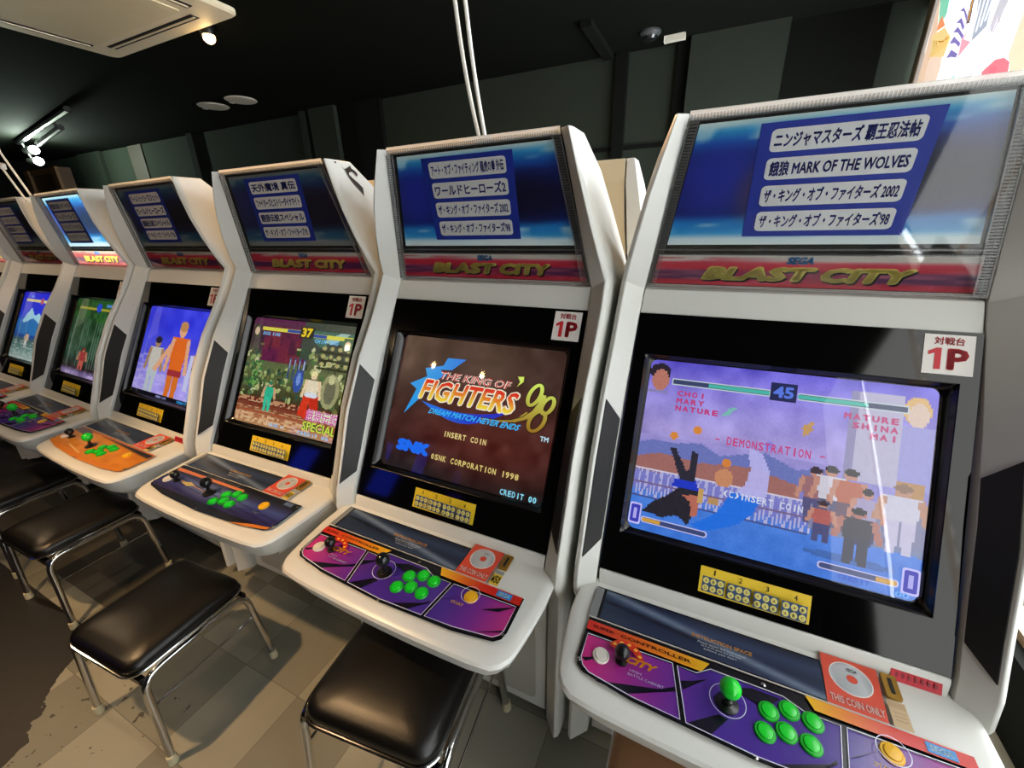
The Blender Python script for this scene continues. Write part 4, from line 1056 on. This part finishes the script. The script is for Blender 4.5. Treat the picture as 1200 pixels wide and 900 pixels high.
K02, K98, WH2, GD_ = 'ザ・キング・オブ・ファイターズ 2002', "ザ・キング・オブ・ファイターズ'98", 'ワールドヒーローズ2', '餓狼伝説スペシャル'
SPECS = [
 dict(x=0, y=0, rz=0, ov='p', ball=1, pic=pic_ship, cx=.018, sk=0, tag=1, tan=1, card=('ニンジャマスターズ 覇王忍法帖', '餓狼 MARK OF THE WOLVES', K02, K98),
      label='white arcade cabinet nearest the viewer, its screen showing a lavender ship deck fight'),
 dict(x=-.7751, y=-.0141, rz=-.0086, ov='p', ball=0, pic=pic_title, cx=-.014, sk=0, card=('アート・オブ・ファイティング 龍虎の拳 外伝', WH2, K02, K98),
      label="white arcade cabinet with a dark brown title screen reading FIGHTERS '98"),
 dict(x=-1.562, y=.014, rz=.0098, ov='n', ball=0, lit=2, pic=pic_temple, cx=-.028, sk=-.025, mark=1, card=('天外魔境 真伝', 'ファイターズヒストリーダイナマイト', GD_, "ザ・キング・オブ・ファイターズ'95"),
      label='white arcade cabinet with a green temple fight on screen and black emblem on top'),
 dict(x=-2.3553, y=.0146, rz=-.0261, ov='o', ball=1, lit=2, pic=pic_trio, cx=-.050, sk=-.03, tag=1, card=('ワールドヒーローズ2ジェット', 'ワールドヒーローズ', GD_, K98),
      label='white arcade cabinet with an orange control panel and three figures on a blue screen'),
 dict(x=-3.1259, y=.023, rz=-.0317, ov='p', ball=1, pic=pic_bamboo, cx=-.08, sk=-.03, lit=1, card=(GD_, WH2, K02, K98),
      label='white arcade cabinet with its marquee lit up and a dark green forest on screen'),
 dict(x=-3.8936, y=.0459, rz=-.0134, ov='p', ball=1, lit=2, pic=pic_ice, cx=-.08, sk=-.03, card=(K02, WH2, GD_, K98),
      label='white arcade cabinet at the left edge with a blue icy mountain screen'),
 dict(x=-4.665, y=.04, rz=-.01, ov='n', ball=1, pic=pic_trio, cx=-.05, sk=0, lit=1, card=(K98, WH2, GD_, K02),
      label='white arcade cabinet barely showing at the far left edge of the row, marquee lit'),
]
for s_ in SPECS: cabinet(s_)
# the opposing row, back to back: two of its machines show between ours
for x, lb in ((-.735, 'back of an opposing arcade cabinet, cream panel seen between the two nearest machines'), (-1.53, 'back of an opposing arcade cabinet, cream sliver beside the emblem cabinet')):
    t = thing('arcade_cabinet', lb, 'arcade machine', (x, .535, 0), math.pi, 'arcade cabinets of the opposing row')
    shell(t); part('control_panel', 'tray', tray_mesh, M_WHITE, t, 30)
    part('screen_bezel', 'bezel', bezel_mesh, M_BLACKGL, t, 0); part('marquee_backing', 'back', back_mesh, M_DARKSLOT, t, 0)

# ------------------------------------------------------------------ stools
def seat_loop(hx, hy, r, z, k=6): return [(x, y, z) for x, y in rrect(-hx, -hy, hx, hy, r, k)]
def stool_seat():
    return MB().loops([seat_loop(.154,.160,.04,.325), seat_loop(.161,.168,.045,.332), seat_loop(.163,.170,.046,.346), seat_loop(.159,.166,.045,.358), seat_loop(.144,.151,.045,.369), seat_loop(.115,.122,.045,.3775), seat_loop(.08,.085,.04,.383), seat_loop(.03,.03,.02,.386)])
def stool_band(): 
    mb = MB(); mb.tube([(x, y, .330) for x, y, _ in seat_loop(.164,.171,.046,0)], .0045, 8, True); return mb
def stool_frame(sg):
    pts = rounded([(sg*.190, -.172, .012), (sg*.174, -.152, .318), (sg*.174, .152, .318), (sg*.190, .172, .012)], .05, 7)
    return MB().tube(pts, .0105, 12)
def stool_rod(sg): return MB().tube([(sg*.178, -.158, .215), (sg*.178, .158, .215)], .0035, 8)
def stool_bar(y): return MB().box(-.170, .170, y-.008, y+.008, .300, .318)
def stool(x, y, rz, label, seatmat, key, sc_=1.0, legs_in=1.0):
    t = thing('stool', label, 'stool', (x, y, 0), rz, 'low square stools in front of the machines'); t.scale = (sc_,)*3
    st = part('seat', 'seat'+key, stool_seat, seatmat, t, 50); part('seat_band', 'band', stool_band, M_CHROME, st)
    for sg, kx in ((-1, 'l'), (1, 'r')):
        f = part('leg_frame', 'frame'+kx, lambda: stool_frame(sg), M_CHROME, t, 60)
        rd = part('stretcher_rod', 'rod'+kx, lambda: stool_rod(sg), M_CHROME, t)
        f.scale.x = legs_in; rd.location.x = sg*.178*(legs_in-1)
        for yy in (-.172, .172): part('rubber_foot', 'rfoot', lambda: MB().lathe([(.0135,0),(.014,.004),(.0125,.030),(.0105,.031)], seg=14), M_RUBBER, f, loc=(sg*.1905, yy*1.003, 0))
    for yy in (-.15, .15): part('cross_bar', 'bar%d' % (yy > 0), lambda: stool_bar(yy), M_SHROUD, t, 0).scale.x = legs_in
stool(-.775, -.525, .12, "black square stool with a worn glossy seat in front of the dark title-screen machine", M_VINYL, 'b', 1.11)
stool(-1.630, -.690, .06, 'black square stool with all its chrome legs showing, before the green temple machine', M_VINYL, 'b')
stool(-2.495, -.592, .03, 'black square stool before the orange-panelled machine', M_VINYL, 'b')
stool(-3.09, -.575, .03, 'black square stool cut by the left edge of the photo', M_VINYL, 'b')
stool(-.048, -.555, .0, 'tan vinyl stool tucked under the nearest machine at the bottom edge', M_TAN, 't', 1.12, .74)

# ------------------------------------------------------------------ ceiling things
def ac():
    x0, x1, y0, y1 = -4.22, -2.86, -.25, .98; z = ZC
    t = thing('ceiling_air_conditioner', 'large beige ceiling air conditioner panel at the top left corner', 'air conditioner', ((x0+x1)/2, (y0+y1)/2, z))
    hx, hy = (x1-x0)/2, (y1-y0)/2
    L = [[(x, y, zz) for x, y in rrect(-hx+i, -hy+i, hx-i, hy-i, .05)] for zz, i in ((0, 0), (-.02, 0), (-.03, .012))]
    link('housing', MB().loops(L).mesh('housing', M_ACW, 30), t)
    g = link('intake_grille', MB().loops([[(x, y, zz) for x, y in rrect(-hx+.20, -hy+.20, hx-.22, hy-.20, .02)] for zz in (-.030, -.036)]).mesh('intake_grille', M_ACG, 30), t)
    mb = MB()
    for i in range(36):
        y = -hy+.24+(2*hy-.48)*i/35; mb.box(-hx+.24, hx-.26, y-.012, y+.012, -.0368, -.035)
    link('grille_slats', mb.mesh('grille_slats', M_ACG, 0), g)
    for nm, b in (('air_outlet', (-hx+.2, hx-.22, hy-.15, hy-.10)), ('air_outlet', (-hx+.2, hx-.22, -hy+.10, -hy+.15)), ('air_outlet', (hx-.16, hx-.11, -hy+.2, hy-.2)), ('air_outlet', (-hx+.10, -hx+.15, -hy+.2, hy-.2))):
        o = link(nm, MB().box(b[0], b[1], b[2], b[3], -.033, -.028).mesh(nm, M_DARKSLOT, 0), t)
        xm, ym = (b[0]+b[1])/2, (b[2]+b[3])/2
        vane = MB().box(b[0]+.01, b[1]-.01, ym-.006, ym+.006, -.037, -.031) if b[1]-b[0] > .3 else MB().box(xm-.006, xm+.006, b[2]+.01, b[3]-.01, -.037, -.031)
        link('vane', vane.mesh('vane', M_ACW, 0), o)
ac()
def spot_light(x, y, label, power, tgt, ang=105, col=(1, .70, .42)):
    t = thing('ceiling_spotlight', label, 'spotlight', (x, y, ZC), 0, 'warm ceiling spotlights')
    link('lamp_housing', MB().lathe([(.045,0),(.045,-.03),(.042,-.045),(.036,-.046),(.030,-.040)], seg=20).mesh('lamp_housing', M_BLACK), t)
    link('bulb', MB().ball((0,0,-.056), .034, 14, 8, .9).mesh('bulb', M_BULB), t)
    l = bpy.data.lights.new('spot', 'SPOT'); l.energy = power; l.color = col; l.spot_size = math.radians(ang); l.spot_blend = .5; l.shadow_soft_size = .035
    o = bpy.data.objects.new('lamp_beam', l); COL.objects.link(o); o.parent = t; o.location = (0, 0, -.10)
    d = Vector(tgt)-Vector((x, y, ZC-.10)); o.rotation_euler = d.to_track_quat('-Z', 'Y').to_euler()
spot_light(-3.24, 1.02, 'glowing warm ceiling spotlight beside the beige air conditioner', SPOT_W*1.25, (-2.2, -.1, .6), col=(1, .60, .28))
spot_light(-1.62, 1.15, 'warm ceiling spotlight above the back of the row, just out of frame', SPOT_W*1.25, (-1.2, 0, .9), col=(1, .60, .28))
spot_light(-1.93, -1.25, 'warm ceiling spotlight over the aisle of stools, out of frame', SPOT_W*1.75, (-1.62, -.95, 0), ang=66, col=(1, .62, .30))
spot_light(-2.10, -2.25, 'warm ceiling spotlight mirrored in the dark title screen, out of frame', SPOT_W*.18, (-1.5, -.2, 1.2), ang=80)
spot_light(-3.12, -2.12, 'warm ceiling spotlight farther along the aisle, out of frame', SPOT_W*.42, (-2.9, -.2, 1.2), ang=85)
spot_light(-4.6, -.9, 'warm spotlight added over the far end of the aisle as extra light, out of frame', SPOT_W*.45, (-3.8, -.3, .6))  # unseen spot added to brighten the left end of the row
for x, y, lb in ((-4.93, 2.06, 'pale round ceiling disc, the left of the pair near the back wall'), (-4.50, 2.06, 'pale round ceiling disc, the right of the pair near the back wall')):
    t = thing('ceiling_disc', lb, 'ceiling fixture', (x, y, ZC), 0, 'round ceiling discs')
    link('base_ring', MB().lathe([(.10,0),(.105,-.004),(.06,-.010)], seg=28).mesh('base_ring', M_DISC), t)
    link('disc_cover', MB().lathe([(.135,-.008),(.14,-.012),(.13,-.020),(.0005,-.026)], seg=30).mesh('disc_cover', M_DISC), t)
    link('latch_tab', MB().box(-.15, -.11, -.02, .02, -.022, -.006).mesh('latch_tab', M_CORD, 0), t)
# glowing panels added out of view for the coloured reflections in the black bezels
for x, col, lb in ((-3.50, '#1c34e0', 'blue glowing wall screen across the aisle, the right one, out of frame'), (-4.72, '#1c34e0', 'blue glowing wall screen across the aisle, the left one, out of frame'), (-2.5, '#3a1c90', 'added dim violet glow panel for bezel reflections, out of frame')):
    k2 = .72 if 'blue' in lb else .4
    t = thing('added_glow_panel', lb, 'screen', (x, Y0, 1.42), 0, 'glow panels added across the aisle for reflections')
    link('glow_panel_case', MB().box(-.26*k2, .26*k2, 0, .05, -.25*k2, .25*k2).mesh('glow_panel_case', M_BLACK, 0), t)
    link('lit_face', MB().box(-.23*k2, .23*k2, .05, .053, -.22*k2, .22*k2).mesh('lit_face', emit('blue_face', col, 3.4*k2), 0), t)
# track light with LED heads on the left
t = thing('track_light', 'black ceiling track light with two glaring white heads at upper left', 'track light', (-7.0, 1.5, ZC))
a0, a1 = Vector((-8.7, 1.79, ZC-.03)), Vector((-6.15, 1.38, ZC-.03))
def rel(p): return Vector(p)-Vector((-7.0, 1.5, ZC))
link('track_rail', MB().tube([rel(a0), rel(a1)], .03, 8).mesh('track_rail', M_BLACK), t)
link('tube_fitting', MB().tube([rel((-7.9, 1.70, ZC-.13)), rel((-6.75, 1.52, ZC-.10))], .03, 10).mesh('tube_fitting', M_HEAD), t)
link('tube_arm', MB().tube([rel((-6.85, 1.53, ZC-.10)), rel((-6.85, 1.51, ZC-.03))], .015, 8).mesh('tube_arm', M_BLACK), t)
for p in ((-8.45, 1.83, 2.545), (-8.50, 1.85, 2.42)):
    h = link('lamp_head', MB().tube([rel((p[0]-.25, p[1]+.02, p[2]+.02)), rel(p)], .05, 12).mesh('lamp_head', M_HEAD), t)
    link('led_lens', MB().ball(rel((p[0]+.02, p[1], p[2])), .05, 14, 8).mesh('led_lens', M_LED), h)
    l = bpy.data.lights.new('led', 'POINT'); l.energy = 50; l.color = (.80, 1.0, .82); l.shadow_soft_size = .06
    o = bpy.data.objects.new('led_glow', l); COL.objects.link(o); o.parent = t; o.location = rel((p[0]+.12, p[1]-.06, p[2]+.02))
link('stem', MB().tube([rel((-8.62, 1.85, 2.42)), rel((-8.62, 1.80, ZC-.03))], .02, 8).mesh('stem', M_BLACK), t)
# small ceiling gadgets toward the back wall
t = thing('ceiling_sensor', 'small dark round sensor on the black ceiling above the gap between machines', 'sensor', (-.76, 2.44, ZC))
link('sensor_base', MB().lathe([(.07,0),(.07,-.012),(.05,-.03)], seg=24).mesh('sensor_base', M_FRAMED), t)
link('sensor_dome', MB().lathe([(.05,-.03),(.04,-.045),(.0005,-.055)], seg=20).mesh('sensor_dome', M_SMOKE), t)
t = thing('ceiling_bar_fixture', 'short pale bar fixed to the ceiling by the back wall', 'ceiling fixture', (-.61, 2.575, ZC), -.05)
link('bar', MB().box(-.065, .065, -.02, .02, -.035, 0).mesh('bar', M_DISC, 0), t)
link('end_cap', MB().box(-.072, -.065, -.021, .021, -.036, 0).mesh('end_cap', M_CORD, 0), t)
# hanging cords
def cord(pts, label, group):
    mb = MB().tube(pts, .0052, 8)
    return tag(link('hanging_cord', mb.mesh('hanging_cord', M_CORD)), label, 'cord', group)
def cpath(p0, p1, top, bow):
    P = []
    for i in range(13):
        q = i/12; a = Vector(p0)*(1-q)+Vector(p1)*q; a.x += bow*math.sin(math.pi*q); P.append(tuple(a))
    P.append((p1[0]-.005, p1[1]+.003, (p1[2]+top)/2)); P.append((p1[0]-.01, p1[1]+.005, top)); return P
cord(cpath((-.757,-.018,1.679), (-.807,-.02,1.973), ZC, -.006), 'left of two white cords hanging to the top of the title-screen machine', 'white hanging cords')
cord(cpath((-.740,-.018,1.679), (-.779,-.02,1.968), ZC, -.004), 'right of two white cords hanging to the top of the title-screen machine', 'white hanging cords')
cord(cpath((-3.555,.0,1.655), (-3.70,.0,1.84), ZC, .0), 'left of two white cords hanging between the two leftmost machines', 'white hanging cords')
cord(cpath((-3.470,.0,1.665), (-3.632,.0,1.893), ZC, .0), 'right of two white cords hanging between the two leftmost machines', 'white hanging cords')
tag(link('cord_connector', MB().tube([(-3.660,-.004,1.815), (-3.650,-.004,1.84)], .012, 10).mesh('cord_connector', M_CORD)), 'small white connector joining the two cords at the left edge', 'connector')
# warm-lit wooden cabinet behind the far machines
t = thing('display_case', 'brown wooden display case standing behind the leftmost machines', 'display case', (-7.85, 1.62, 0))
link('case_body', MB().box(-.42, .42, 0, .12, 0, 2.26).mesh('case_body', M_WOOD, 0), t)
for sx in (-.37, .37): link('door_stile', MB().box(sx-.06, sx+.06, -.03, 0, 0, 2.26).mesh('door_stile', M_WOODL, 0), t)
link('top_rail', MB().box(-.31, .31, -.012, 0, 2.20, 2.26).mesh('top_rail', M_WOODL, 0), t)
